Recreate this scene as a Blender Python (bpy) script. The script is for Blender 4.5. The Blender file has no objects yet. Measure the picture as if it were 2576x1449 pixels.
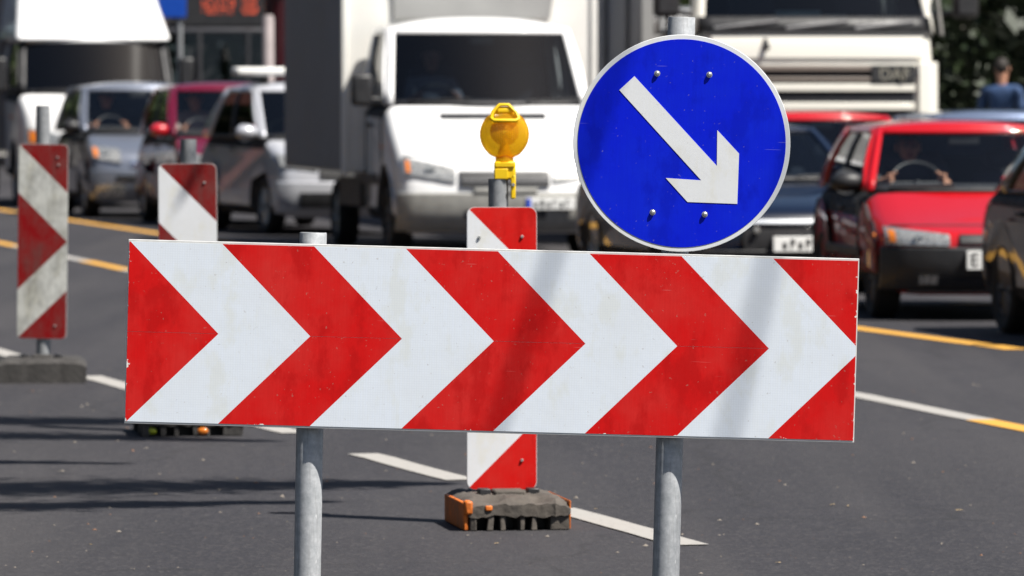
import bpy, bmesh, math, random
from mathutils import Vector, Matrix
random.seed(7)
R = math.radians
SC = bpy.context.scene
C = SC.collection

# ------------------------------------------------------------------ camera, sky, sun, exposure
PXW, FPX, CX, CY, HOR = 2576.0, 14000.0, 1288.0, 724.5, 245.0   # photo measured at 2576 px width
CAMH = 1.48
PITCH = math.atan((CY - HOR) / FPX)
cam = bpy.data.cameras.new('camera'); camo = bpy.data.objects.new('camera', cam); C.objects.link(camo)
camo.location = (0, 0, CAMH); camo.rotation_euler = (math.pi / 2 - PITCH, 0, 0)
cam.sensor_width = 36.0; cam.lens = 36.0 * FPX / PXW; cam.clip_start = 0.5; cam.clip_end = 6000
cam.dof.use_dof = True; cam.dof.focus_distance = 15.3; cam.dof.aperture_fstop = 7.6; cam.dof.aperture_blades = 0
SC.camera = camo

SUN_EL, SUN_AZ = 57.0, 58.0            # azimuth: degrees to the right of straight behind the camera
S = Vector((math.cos(R(SUN_EL)) * math.sin(R(SUN_AZ)), -math.cos(R(SUN_EL)) * math.cos(R(SUN_AZ)), math.sin(R(SUN_EL))))
world = bpy.data.worlds.new('World'); SC.world = world; world.use_nodes = True
wn = world.node_tree; wn.nodes.clear()
wo = wn.nodes.new('ShaderNodeOutputWorld'); wb_ = wn.nodes.new('ShaderNodeBackground'); sky = wn.nodes.new('ShaderNodeTexSky')
sky.sky_type = 'NISHITA'; sky.sun_disc = False; sky.sun_elevation = R(SUN_EL)
sky.sun_rotation = math.atan2(S.x, S.y)
sky.air_density = 1.0; sky.dust_density = 1.5
wb_.inputs['Strength'].default_value = 0.05
wn.links.new(sky.outputs[0], wb_.inputs[0]); wn.links.new(wb_.outputs[0], wo.inputs[0])
sun = bpy.data.lights.new('sun', 'SUN'); suno = bpy.data.objects.new('sun', sun); C.objects.link(suno)
sun.energy = 5.0; sun.angle = R(0.53); sun.color = (1.0, 0.955, 0.88)
suno.rotation_euler = (-S).to_track_quat('-Z', 'Y').to_euler(); suno.location = (20, -10, 40)
SC.view_settings.view_transform = 'Standard'; SC.view_settings.look = 'None'
SC.view_settings.exposure = 0.8; SC.view_settings.gamma = 1.0; SC.view_settings.use_curve_mapping = False
SC.render.engine = 'CYCLES'
SC.cycles.use_denoising = True; SC.cycles.max_bounces = 8; SC.cycles.transparent_max_bounces = 16
SC.cycles.caustics_reflective = False; SC.cycles.caustics_refractive = False
SC.cycles.sample_clamp_indirect = 6.0

def P(px, py, Y):
    """world point seen at photo pixel (px,py) at distance Y"""
    xc = (px - CX) / FPX; yc = (CY - py) / FPX; s, c = math.sin(PITCH), math.cos(PITCH)
    d = Vector((xc, c + yc * s, -s + yc * c)); d *= Y / d.y
    return Vector((d.x, d.y, d.z + CAMH))
def G(px, py):
    """point of the road surface seen at photo pixel"""
    xc = (px - CX) / FPX; yc = (CY - py) / FPX; s, c = math.sin(PITCH), math.cos(PITCH)
    d = Vector((xc, c + yc * s, -s + yc * c)); d *= -CAMH / d.z
    return Vector((d.x, d.y, 0.0))

# ------------------------------------------------------------------ materials
MATS = {}
def nodes_of(m):
    m.use_nodes = True
    nt = m.node_tree
    return nt, nt.nodes['Principled BSDF']
def N(nt, t, **kw):
    n = nt.nodes.new(t)
    for k, v in kw.items():
        if k in n.inputs: n.inputs[k].default_value = v
        else: setattr(n, k, v)
    return n
def ramp(nt, src, stops):
    r = nt.nodes.new('ShaderNodeValToRGB'); el = r.color_ramp.elements
    while len(el) < len(stops): el.new(0.5)
    for e, (p, c) in zip(el, stops):
        e.position = p; e.color = (c[0], c[1], c[2], 1) if isinstance(c, (tuple, list)) else (c, c, c, 1)
    nt.links.new(src, r.inputs[0]); return r
def mixc(nt, fac, a, b, mode='MIX'):
    m = nt.nodes.new('ShaderNodeMix'); m.data_type = 'RGBA'; m.blend_type = mode
    for sock, v in ((m.inputs[0], fac), (m.inputs[6], a), (m.inputs[7], b)):
        if hasattr(v, 'links') or hasattr(v, 'is_linked'): nt.links.new(v, sock)
        elif isinstance(v, (tuple, list)): sock.default_value = (v[0], v[1], v[2], 1)
        else: sock.default_value = v
    return m.outputs[2]
def texco(nt, scale=1.0, obj=True):
    tc = nt.nodes.new('ShaderNodeTexCoord'); mp = nt.nodes.new('ShaderNodeMapping')
    sc = scale if isinstance(scale, tuple) else (scale,) * 3
    mp.inputs['Scale'].default_value = sc
    nt.links.new(tc.outputs['Object' if obj else 'Generated'], mp.inputs[0]); return mp.outputs[0]
def noise(nt, vec, scale, detail=4, rough=0.55):
    n = N(nt, 'ShaderNodeTexNoise', Scale=scale, Detail=detail, Roughness=rough); nt.links.new(vec, n.inputs['Vector']); return n.outputs['Fac']
def bump(nt, b, h, strength=0.2, dist=0.01):
    bp = N(nt, 'ShaderNodeBump', Strength=strength, Distance=dist); nt.links.new(h, bp.inputs['Height']); nt.links.new(bp.outputs[0], b.inputs['Normal'])

def mat(name, col, rough=0.5, metal=0.0, var=0.0, vscale=6.0, coat=0.0, spec=0.5, bumpv=0.0, bscale=60):
    """plain surface with slight uneven tone and roughness"""
    if name in MATS: return MATS[name]
    m = bpy.data.materials.new(name); nt, b = nodes_of(m)
    b.inputs['Metallic'].default_value = metal; b.inputs['Roughness'].default_value = rough
    b.inputs['Coat Weight'].default_value = coat; b.inputs['Coat Roughness'].default_value = 0.04
    b.inputs['Specular IOR Level'].default_value = spec
    v = texco(nt)
    f = noise(nt, v, vscale, 5)
    lo = tuple(c * (1 - var) for c in col); hi = tuple(min(1, c * (1 + var * .6)) for c in col)
    r = ramp(nt, f, [(0.3, lo), (0.7, hi)]); nt.links.new(r.outputs[0], b.inputs['Base Color'])
    rr = ramp(nt, f, [(0.3, max(0.02, rough * 0.85)), (0.7, min(1, rough * 1.15))]); nt.links.new(rr.outputs[0], b.inputs['Roughness'])
    if bumpv: bump(nt, b, noise(nt, v, bscale, 3), bumpv, 0.004)
    MATS[name] = m; return m
def paint(name, col, metal=0.0, rough=0.32, dirt=0.25):
    """car paint under clear coat with road dust low on the body"""
    if name in MATS: return MATS[name]
    m = bpy.data.materials.new(name); nt, b = nodes_of(m)
    v = texco(nt); f = noise(nt, v, 5, 6)
    sep = nt.nodes.new('ShaderNodeSeparateXYZ'); nt.links.new(v, sep.inputs[0])
    low = ramp(nt, sep.outputs['Z'], [(0.15, 1.0), (0.62, 0.0)])
    mu = N(nt, 'ShaderNodeMath', operation='MULTIPLY'); nt.links.new(low.outputs[0], mu.inputs[0]); nt.links.new(f, mu.inputs[1])
    mu2 = N(nt, 'ShaderNodeMath', operation='MULTIPLY'); nt.links.new(mu.outputs[0], mu2.inputs[0]); mu2.inputs[1].default_value = dirt * 2
    c = mixc(nt, mu2.outputs[0], col, (0.16, 0.14, 0.12))
    nt.links.new(c, b.inputs['Base Color'])
    b.inputs['Metallic'].default_value = metal; b.inputs['Roughness'].default_value = rough
    b.inputs['Specular IOR Level'].default_value = 0.15; b.inputs['Coat Weight'].default_value = 0.9; b.inputs['Coat Roughness'].default_value = 0.03
    MATS[name] = m; return m
def glass(name, tint=(0.42, 0.49, 0.54), gcol=(1, 1, 1)):
    if name in MATS: return MATS[name]
    m = bpy.data.materials.new(name); m.use_nodes = True; nt = m.node_tree; nt.nodes.clear()
    o = nt.nodes.new('ShaderNodeOutputMaterial'); mx = nt.nodes.new('ShaderNodeMixShader'); fr = N(nt, 'ShaderNodeFresnel', IOR=1.5)
    t = nt.nodes.new('ShaderNodeBsdfTransparent'); g = nt.nodes.new('ShaderNodeBsdfGlossy')
    t.inputs[0].default_value = (*tint, 1); g.inputs[0].default_value = (*gcol, 1); g.inputs['Roughness'].default_value = 0.03
    nt.links.new(fr.outputs[0], mx.inputs[0]); nt.links.new(t.outputs[0], mx.inputs[1]); nt.links.new(g.outputs[0], mx.inputs[2]); nt.links.new(mx.outputs[0], o.inputs[0])
    MATS[name] = m; return m

def sheeting(name, col, cell=0.0, fade=(0.75, 0.2, 0.16), wear=0.5, dirt=0.0, edge=None):
    """retroreflective sign sheeting: fine cell pattern, faded and scratched"""
    if name in MATS: return MATS[name]
    m = bpy.data.materials.new(name); nt, b = nodes_of(m)
    v = texco(nt)
    big = noise(nt, v, 4.5, 5, 0.6)
    c = mixc(nt, ramp(nt, big, [(0.42, 0.0), (0.68, wear)]).outputs[0], col, fade)
    sm = noise(nt, texco(nt, (6.0, 1.0, 3.2)), 1.7, 6, 0.62)
    dk = tuple(x * .72 for x in col) if col[1] < .3 else (col[0] * .93, col[1] * .90, col[2] * .80)
    c = mixc(nt, ramp(nt, sm, [(0.52, 0.0), (0.62, 0.65)]).outputs[0], c, dk)
    wv_ = noise(nt, texco(nt, (140, 1, 5)), 1.5, 2)
    c = mixc(nt, ramp(nt, wv_, [(0.4, 0.14), (0.6, 0.0)]).outputs[0], c, dk)
    # thin scratches at two angles
    for ang, sc in ((25, (3, 1, 60)), (-62, (2.5, 1, 75))):
        tc = nt.nodes.new('ShaderNodeTexCoord'); mp = nt.nodes.new('ShaderNodeMapping')
        mp.inputs['Rotation'].default_value = (0, R(ang), 0); mp.inputs['Scale'].default_value = sc
        nt.links.new(tc.outputs['Object'], mp.inputs[0])
        sn = noise(nt, mp.outputs[0], 1.6, 2)
        c = mixc(nt, ramp(nt, sn, [(0.735, 0.0), (0.76, 0.13)]).outputs[0], c, (0.7, 0.66, 0.62))
    # grime specks
    sp = noise(nt, v, 95, 2)
    c = mixc(nt, ramp(nt, sp, [(0.70, 0.0), (0.76, 0.35)]).outputs[0], c, (0.3, 0.25, 0.2))
    if dirt:
        dn = noise(nt, texco(nt, (7, 1, 4)), 1.6, 6, 0.7)
        c = mixc(nt, ramp(nt, dn, [(0.40, 0.0), (0.72, dirt)]).outputs[0], c, (0.10, 0.095, 0.085))
    if edge:   # chipped rim: sheet size (half width, half height)
        sep = nt.nodes.new('ShaderNodeSeparateXYZ'); tc = nt.nodes.new('ShaderNodeTexCoord'); nt.links.new(tc.outputs['Object'], sep.inputs[0])
        ds = []
        for ax, half in (('X', edge[0]), ('Z', edge[1])):
            a = N(nt, 'ShaderNodeMath', operation='ABSOLUTE'); nt.links.new(sep.outputs[ax], a.inputs[0])
            d = N(nt, 'ShaderNodeMath', operation='SUBTRACT'); d.inputs[0].default_value = half; nt.links.new(a.outputs[0], d.inputs[1]); ds.append(d.outputs[0])
        mn = N(nt, 'ShaderNodeMath', operation='MINIMUM'); nt.links.new(ds[0], mn.inputs[0]); nt.links.new(ds[1], mn.inputs[1])
        n1 = noise(nt, v, 26, 5, 0.7)
        th = N(nt, 'ShaderNodeMath', operation='MULTIPLY_ADD'); nt.links.new(n1, th.inputs[0]); th.inputs[1].default_value = 0.075; th.inputs[2].default_value = -0.0438
        lt = N(nt, 'ShaderNodeMath', operation='LESS_THAN'); nt.links.new(mn.outputs[0], lt.inputs[0]); nt.links.new(th.outputs[0], lt.inputs[1])
        c = mixc(nt, lt.outputs[0], c, (0.78, 0.76, 0.72))
    if cell:
        br = N(nt, 'ShaderNodeTexVoronoi', Scale=cell); nt.links.new(v, br.inputs['Vector']); br.feature = 'DISTANCE_TO_EDGE'; br.inputs['Randomness'].default_value = 0.15
        c = mixc(nt, ramp(nt, br.outputs['Distance'], [(0.03, 0.16), (0.14, 0.0)]).outputs[0], c, (0.42, 0.47, 0.55))
    nt.links.new(c, b.inputs['Base Color'])
    b.inputs['Roughness'].default_value = 0.5; b.inputs['Specular IOR Level'].default_value = 0.12
    bump(nt, b, noise(nt, v, 14, 3), 0.05, 0.01)
    MATS[name] = m; return m

def galv(name, base=0.42):
    """galvanised tube: spangle, drips and scuffs"""
    if name in MATS: return MATS[name]
    m = bpy.data.materials.new(name); nt, b = nodes_of(m)
    v = texco(nt); vs = texco(nt, (30, 30, 3))
    a = noise(nt, v, 45, 5, 0.7); st = noise(nt, vs, 2.2, 5, 0.65)
    c = ramp(nt, a, [(0.3, (base * .72, base * .76, base * .8)), (0.7, (base * 1.15, base * 1.18, base * 1.22))]).outputs[0]
    c = mixc(nt, ramp(nt, st, [(0.55, 0.0), (0.75, 0.6)]).outputs[0], c, (base * .45, base * .45, base * .46))
    sc = noise(nt, texco(nt, (60, 60, 14)), 1.5, 3)
    c = mixc(nt, ramp(nt, sc, [(0.68, 0.0), (0.74, 0.6)]).outputs[0], c, (0.75, 0.76, 0.76))
    nt.links.new(c, b.inputs['Base Color']); b.inputs['Metallic'].default_value = 0.2; b.inputs['Specular IOR Level'].default_value = 0.3
    nt.links.new(ramp(nt, st, [(0.3, 0.36), (0.7, 0.6)]).outputs[0], b.inputs['Roughness'])
    bump(nt, b, a, 0.12, 0.003)
    MATS[name] = m; return m

def asphalt():
    m = bpy.data.materials.new('asphalt'); nt, b = nodes_of(m)
    v = texco(nt)
    big = noise(nt, texco(nt, (1, .35, 1)), 0.5, 6, 0.6); mid = noise(nt, v, 9, 6, 0.7); fine = noise(nt, v, 160, 3, 0.7)
    c = ramp(nt, big, [(0.3, (0.021, 0.0205, 0.026)), (0.7, (0.037, 0.035, 0.041))]).outputs[0]
    c = mixc(nt, 0.55, c, ramp(nt, mid, [(0.25, 0.35), (0.75, 0.75)]).outputs[0], 'OVERLAY')
    vo = N(nt, 'ShaderNodeTexVoronoi', Scale=75.0); nt.links.new(v, vo.inputs['Vector'])
    agg = ramp(nt, vo.outputs['Color'], [(0.62, 0.0), (0.97, 0.75)])
    c = mixc(nt, agg.outputs[0], c, (0.098, 0.090, 0.090))
    c = mixc(nt, ramp(nt, fine, [(0.35, 0.5), (0.65, 0.0)]).outputs[0], c, (0.012, 0.012, 0.013))
    # paler worn strips along the lane and old sealed cracks
    tc = nt.nodes.new('ShaderNodeTexCoord'); mp = nt.nodes.new('ShaderNodeMapping'); mp.inputs['Rotation'].default_value = (0, 0, R(-13.8)); mp.inputs['Scale'].default_value = (0.9, 0.04, 1)
    nt.links.new(tc.outputs['Object'], mp.inputs[0]); w = noise(nt, mp.outputs[0], 1.6, 3)
    c = mixc(nt, ramp(nt, w, [(0.42, 0.0), (0.7, 0.5)]).outputs[0], c, (0.060, 0.056, 0.057))
    cr = N(nt, 'ShaderNodeTexVoronoi', Scale=0.33); cr.feature = 'DISTANCE_TO_EDGE'
    wv = N(nt, 'ShaderNodeVectorMath', operation='MULTIPLY_ADD'); nz = N(nt, 'ShaderNodeTexNoise', Scale=1.3, Detail=6.0, Roughness=0.7); nt.links.new(v, nz.inputs['Vector'])
    nt.links.new(nz.outputs['Color'], wv.inputs[0]); wv.inputs[1].default_value = (0.7, 0.7, 0); nt.links.new(v, wv.inputs[2]); nt.links.new(wv.outputs[0], cr.inputs['Vector'])
    c = mixc(nt, ramp(nt, cr.outputs['Distance'], [(0.0, 0.45), (0.006, 0.0)]).outputs[0], c, (0.012, 0.012, 0.012))
    nt.links.new(c, b.inputs['Base Color']); b.inputs['Roughness'].default_value = 0.82; b.inputs['Specular IOR Level'].default_value = 0.35
    ad = N(nt, 'ShaderNodeMath', operation='ADD'); nt.links.new(fine, ad.inputs[0]); nt.links.new(vo.outputs['Distance'], ad.inputs[1])
    bump(nt, b, ad.outputs[0], 0.5, 0.006)
    return m
def roadpaint(name, col):
    m = bpy.data.materials.new(name); nt, b = nodes_of(m); v = texco(nt)
    f = noise(nt, v, 30, 6, 0.75)
    c = mixc(nt, ramp(nt, f, [(0.55, 0.0), (0.72, 0.7)]).outputs[0], col, (0.1, 0.095, 0.09))
    nt.links.new(c, b.inputs['Base Color']); b.inputs['Roughness'].default_value = 0.75; bump(nt, b, f, 0.3, 0.004)
    MATS[name] = m; return m
def amber():
    m = bpy.data.materials.new('amber_lens'); m.use_nodes = True; nt = m.node_tree; b = nt.nodes['Principled BSDF']; o = nt.nodes['Material Output']
    b.inputs['Base Color'].default_value = (0.90, 0.53, 0.015, 1); b.inputs['Roughness'].default_value = 0.10; b.inputs['Coat Weight'].default_value = 1.0; b.inputs['Coat Roughness'].default_value = 0.05
    v = texco(nt); w = N(nt, 'ShaderNodeTexWave', Scale=42.0); w.bands_direction = 'X'; nt.links.new(v, w.inputs['Vector']); bump(nt, b, w.outputs['Fac'], 0.6, 0.004)
    t = nt.nodes.new('ShaderNodeBsdfTransparent'); t.inputs[0].default_value = (1.0, 0.78, 0.12, 1)
    tl = nt.nodes.new('ShaderNodeBsdfTranslucent'); tl.inputs[0].default_value = (0.98, 0.68, 0.05, 1)
    m1 = nt.nodes.new('ShaderNodeMixShader'); m1.inputs[0].default_value = 0.5; m2 = nt.nodes.new('ShaderNodeMixShader'); m2.inputs[0].default_value = 0.72
    nt.links.new(t.outputs[0], m1.inputs[1]); nt.links.new(tl.outputs[0], m1.inputs[2])
    nt.links.new(b.outputs[0], m2.inputs[1]); nt.links.new(m1.outputs[0], m2.inputs[2]); nt.links.new(m2.outputs[0], o.inputs[0])
    MATS['amber'] = m; return m
def leafmat(name, a, b2):
    m = bpy.data.materials.new(name); nt, b = nodes_of(m); v = texco(nt)
    c = ramp(nt, noise(nt, v, 1.2, 4), [(0.35, a), (0.65, b2)]); nt.links.new(c.outputs[0], b.inputs['Base Color']); b.inputs['Roughness'].default_value = 0.55
    MATS[name] = m; return m
def emit(name, col, st):
    m = bpy.data.materials.new(name); nt, b = nodes_of(m); b.inputs['Base Color'].default_value = (0.02, 0.02, 0.02, 1)
    b.inputs['Emission Color'].default_value = (*col, 1); b.inputs['Emission Strength'].default_value = st; MATS[name] = m; return m

ASPH = asphalt()
M_white_line = roadpaint('white_road_paint', (0.33, 0.315, 0.295)); M_yellow_line = roadpaint('yellow_road_paint', (0.58, 0.30, 0.04))
M_red = sheeting('red_sheeting', (0.62, 0.008, 0.008), fade=(0.60, 0.035, 0.03), wear=0.7, edge=(1.0, 0.25))
M_white = sheeting('white_sheeting', (0.74, 0.80, 0.88), cell=150, fade=(0.70, 0.74, 0.78), wear=0.5, edge=(1.0, 0.25))
M_bred = sheeting('beacon_red_sheeting', (0.66, 0.010, 0.008), fade=(0.6, 0.05, 0.04), wear=0.5)
M_bwhite = sheeting('beacon_white_sheeting', (0.80, 0.82, 0.85), fade=(0.7, 0.71, 0.72), wear=0.5)
M_dred = sheeting('dirty_shaded_red_sheeting', (0.24, 0.004, 0.006), fade=(0.22, 0.012, 0.012), wear=0.7, dirt=0.55)  # red darkened to carry the shade on the farther beacons, with dirt on top
M_dwhite = sheeting('dirty_white_sheeting', (0.62, 0.63, 0.60), fade=(0.5, 0.5, 0.46), wear=0.8, dirt=0.75)
M_blue = sheeting('blue_sheeting', (0.0015, 0.012, 0.62), fade=(0.005, 0.028, 0.60), wear=0.5)
M_arrow = sheeting('arrow_sheeting', (0.74, 0.76, 0.78), fade=(0.68, 0.7, 0.72), wear=0.5)
M_plate_back = mat('aluminium_plate', (0.72, 0.72, 0.70), 0.45, 0.3, 0.1, 20)
M_galv = galv('galvanised_steel', 0.43); M_galv2 = galv('dull_galvanised_steel', 0.30)
M_bolt = mat('zinc_bolt', (0.62, 0.62, 0.60), 0.35, 0.8, 0.15, 40)
M_rubber = mat('recycled_rubber', (0.085, 0.073, 0.062), 0.9, 0, 0.35, 22, bumpv=0.9, bscale=45)
M_drubber = mat('dark_recycled_rubber', (0.045, 0.042, 0.04), 0.9, 0, 0.35, 22, bumpv=0.9, bscale=45)
M_orange = mat('orange_plastic', (0.62, 0.15, 0.014), 0.6, 0, 0.45, 18, bumpv=0.3)
M_yellow = mat('yellow_plastic', (0.86, 0.56, 0.008), 0.4, 0, 0.08, 20)
M_amber = amber()
M_black = mat('black_plastic', (0.018, 0.018, 0.02), 0.5, 0, 0.2, 12); M_grey = mat('grey_plastic', (0.16, 0.16, 0.165), 0.5, 0, 0.15, 10)
M_int = mat('dark_interior', (0.006, 0.007, 0.012), 0.8, 0, 0.3, 8); M_seat = mat('seat_fabric', (0.022, 0.024, 0.032), 0.9, 0, 0.3, 20)
M_tyre = mat('tyre_rubber', (0.016, 0.016, 0.016), 0.85, 0, 0.3, 30, bumpv=0.4); M_rim = mat('wheel_alloy', (0.45, 0.46, 0.48), 0.35, 0.8, 0.15, 20)
M_steelrim = mat('steel_wheel', (0.10, 0.10, 0.105), 0.5, 0.4, 0.2, 20)
M_chrome = mat('chrome_trim', (0.85, 0.87, 0.9), 0.08, 1.0, 0.03, 10); M_silverp = mat('silver_plastic', (0.27, 0.265, 0.245), 0.45, 0.0, 0.15, 9)
M_glass = glass('car_glass'); M_clear = glass('clear_car_glass', (0.90, 0.94, 0.95)); M_dglass = glass('tinted_glass', (0.16, 0.18, 0.19)); M_lens = glass('lamp_lens', (0.92, 0.94, 0.95))
M_reflector = mat('lamp_reflector', (0.45, 0.45, 0.43), 0.28, 0.6, 0.4, 30, coat=1.0); M_indic = mat('orange_indicator', (0.62, 0.17, 0.015), 0.25, 0, 0.1, 30, coat=0.5)
M_plate = mat('number_plate', (0.78, 0.78, 0.76), 0.45, 0, 0.06, 20); M_ink = mat('plate_ink', (0.02, 0.02, 0.02), 0.5); M_eu = mat('plate_blue_band', (0.01, 0.06, 0.5), 0.4)
M_skin = mat('skin', (0.52, 0.26, 0.17), 0.55, 0, 0.1, 20); M_hair = mat('dark_hair', (0.02, 0.015, 0.012), 0.7, 0, 0.3, 40)
M_bark = mat('bark', (0.09, 0.07, 0.052), 0.9, 0, 0.4, 9, bumpv=0.8, bscale=25)
M_leafd = leafmat('dark_leaves', (0.008, 0.017, 0.006), (0.022, 0.036, 0.010)); M_leafm = leafmat('green_leaves', (0.03, 0.055, 0.014), (0.07, 0.10, 0.025))

# ------------------------------------------------------------------ mesh helpers
def tag(o, label=None, cat=None, group=None, kind=None):
    if label: o['label'] = label
    if cat: o['category'] = cat
    if group: o['group'] = group
    if kind: o['kind'] = kind
    return o
def empty(name, loc=(0, 0, 0), rz=0.0, label=None, cat=None, group=None):
    o = bpy.data.objects.new(name, None); C.objects.link(o); o.empty_display_size = 0.1
    o.location = loc; o.rotation_euler = (0, 0, rz); tag(o, label, cat, group); return o

class MB:
    def __init__(s): s.v = []; s.f = []; s.m = []
    def add(s, vs, fs, mi=0):
        o = len(s.v); s.v += [tuple(p) for p in vs]; s.f += [tuple(i + o for i in f) for f in fs]; s.m += [mi] * len(fs); return s
    def box(s, x0, x1, y0, y1, z0, z1, mi=0):
        vs = [(x0, y0, z0), (x1, y0, z0), (x1, y1, z0), (x0, y1, z0), (x0, y0, z1), (x1, y0, z1), (x1, y1, z1), (x0, y1, z1)]
        return s.add(vs, [(3, 2, 1, 0), (4, 5, 6, 7), (0, 1, 5, 4), (1, 2, 6, 5), (2, 3, 7, 6), (3, 0, 4, 7)], mi)
    def tube(s, pts, rads, n=12, mi=0, caps=True):
        pts = [Vector(p) for p in pts]; rings = []
        for i, p in enumerate(pts):
            d = (pts[min(i + 1, len(pts) - 1)] - pts[max(i - 1, 0)]).normalized()
            a = d.orthogonal().normalized() if i == 0 else (a - d * a.dot(d)).normalized()
            b = d.cross(a)
            rings.append([p + (a * math.cos(2 * math.pi * k / n) + b * math.sin(2 * math.pi * k / n)) * rads[i] for k in range(n)])
        vs = [q for r in rings for q in r]; fs = []
        for i in range(len(pts) - 1):
            for k in range(n): fs.append((i * n + k, i * n + (k + 1) % n, (i + 1) * n + (k + 1) % n, (i + 1) * n + k))
        if caps: fs += [tuple(range(n - 1, -1, -1)), tuple((len(pts) - 1) * n + k for k in range(n))]
        return s.add(vs, fs, mi)
    def lathe(s, prof, n=24, axis='z', c=(0, 0, 0), mi=0, closed=False):
        """prof: (r, h) pairs spun round an axis through c"""
        vs = []; fs = []; m = len(prof)
        for k in range(n):
            a = 2 * math.pi * k / n; ca, sa = math.cos(a), math.sin(a)
            for r, h in prof:
                p = {'z': (r * ca, r * sa, h), 'y': (r * ca, h, r * sa), 'x': (h, r * ca, r * sa)}[axis]
                vs.append((p[0] + c[0], p[1] + c[1], p[2] + c[2]))
        for k in range(n):
            k2 = (k + 1) % n
            for i in range(m if closed else m - 1): fs.append((k * m + i, k2 * m + i, k2 * m + (i + 1) % m, k * m + (i + 1) % m))
        return s.add(vs, fs, mi)
    def prism(s, poly, y0, y1, mi=0):
        """poly of (x,z) pushed from y0 to y1"""
        n = len(poly)
        vs = [(x, y0, z) for x, z in poly] + [(x, y1, z) for x, z in poly]
        return s.add(vs, [tuple(range(n)), tuple(range(2 * n - 1, n - 1, -1))] + [(i, i + n, (i + 1) % n + n, (i + 1) % n) for i in range(n)], mi)
    def grid(s, fn, nu, nv, mi=0):
        vs = [fn(u / nu, v / nv) for v in range(nv + 1) for u in range(nu + 1)]
        fs = [(v * (nu + 1) + u, v * (nu + 1) + u + 1, (v + 1) * (nu + 1) + u + 1, (v + 1) * (nu + 1) + u) for v in range(nv) for u in range(nu)]
        return s.add(vs, fs, mi)
    def ball(s, c, r, nu=14, nv=8, mi=0):
        rx, ry, rz = r if isinstance(r, tuple) else (r, r, r)
        vs = [(c[0], c[1], c[2] - rz)]; fs = []
        for j in range(1, nv):
            t = math.pi * j / nv - math.pi / 2
            for i in range(nu):
                a = 2 * math.pi * i / nu; vs.append((c[0] + rx * math.cos(t) * math.cos(a), c[1] + ry * math.cos(t) * math.sin(a), c[2] + rz * math.sin(t)))
        vs.append((c[0], c[1], c[2] + rz)); top = len(vs) - 1
        for i in range(nu):
            fs.append((0, 1 + (i + 1) % nu, 1 + i)); b = 1 + (nv - 2) * nu; fs.append((b + i, b + (i + 1) % nu, top))
            for j in range(nv - 2): fs.append((1 + j * nu + i, 1 + j * nu + (i + 1) % nu, 1 + (j + 1) * nu + (i + 1) % nu, 1 + (j + 1) * nu + i))
        return s.add(vs, fs, mi)
    def build(s, name, mats, parent=None, smooth=35, bev=0, solid=0, loc=None, fix=True):
        me = bpy.data.meshes.new(name); me.from_pydata(s.v, [], s.f)
        for m in (mats if isinstance(mats, (list, tuple)) else [mats]): me.materials.append(m)
        for p, mi in zip(me.polygons, s.m): p.material_index = mi
        if fix:
            bm = bmesh.new(); bm.from_mesh(me); bmesh.ops.recalc_face_normals(bm, faces=bm.faces); bm.to_mesh(me); bm.free()
        if smooth:
            me.polygons.foreach_set('use_smooth', [True] * len(me.polygons)); me.set_sharp_from_angle(angle=R(smooth))
        me.update()
        return link(name, me, parent, bev, solid, loc)
def link(name, me, parent=None, bev=0, solid=0, loc=None):
    o = bpy.data.objects.new(name, me); C.objects.link(o)
    if parent: o.parent = parent
    if loc: o.location = loc
    if solid: md = o.modifiers.new('thickness', 'SOLIDIFY'); md.thickness = solid; md.offset = 0
    if bev: md = o.modifiers.new('soft_edges', 'BEVEL'); md.width = bev; md.segments = 2; md.limit_method = 'ANGLE'
    return o
def one(fn, name, mats, parent=None, **kw):
    b = MB(); fn(b); return b.build(name, mats, parent, **kw)
def clip(poly, a, b, c):
    """keep a*x+b*z+c >= 0 of a convex polygon"""
    out = []; n = len(poly)
    for i in range(n):
        p, q = poly[i], poly[(i + 1) % n]; dp = a * p[0] + b * p[1] + c; dq = a * q[0] + b * q[1] + c
        if dp >= 0: out.append(p)
        if (dp >= 0) != (dq >= 0):
            t = dp / (dp - dq); out.append((p[0] + (q[0] - p[0]) * t, p[1] + (q[1] - p[1]) * t))
    return out
def text_mesh(name, txt, size, matl, parent, loc, extrude=0.002, rot=(math.pi / 2, 0, 0), xs=1.0):
    cu = bpy.data.curves.new('t', 'FONT'); cu.body = txt; cu.size = size; cu.extrude = extrude; cu.align_x = 'CENTER'; cu.align_y = 'CENTER'
    to = bpy.data.objects.new('t', cu); C.objects.link(to); dg = bpy.context.evaluated_depsgraph_get()
    me = bpy.data.meshes.new_from_object(to.evaluated_get(dg)); bpy.data.objects.remove(to)
    me.materials.clear(); me.materials.append(matl)
    o = link(name, me, parent, loc=loc); o.rotation_euler = rot; o.scale = (xs, 1, 1); return o

# ------------------------------------------------------------------ ground, road, markings, pavement
PHI = math.atan(0.245)                                      # the road runs away to the left
U = Vector((-math.sin(PHI), math.cos(PHI), 0)); Vr = Vector((math.cos(PHI), math.sin(PHI), 0))
def road_pt(a, b, z=0.0): p = Vector((7.6, 47.0, 0)) + Vr * a + U * b; return (p.x, p.y, z)   # a: metres right of the kerb line, b: along
M_ground = mat('dry_ground', (0.16, 0.14, 0.10), 0.95, 0, 0.4, 0.3)
g = one(lambda b: b.add([(-3000, -3000, -0.15), (3000, -3000, -0.15), (3000, 3000, -0.15), (-3000, 3000, -0.15)], [(0, 1, 2, 3)]), 'ground', M_ground, smooth=0); tag(g, kind='structure')
road = one(lambda b: b.add([road_pt(-46, -160), road_pt(0, -160), road_pt(0, 420), road_pt(-46, 420)], [(0, 1, 2, 3)]), 'road', ASPH, smooth=0); tag(road, kind='structure')
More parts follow.
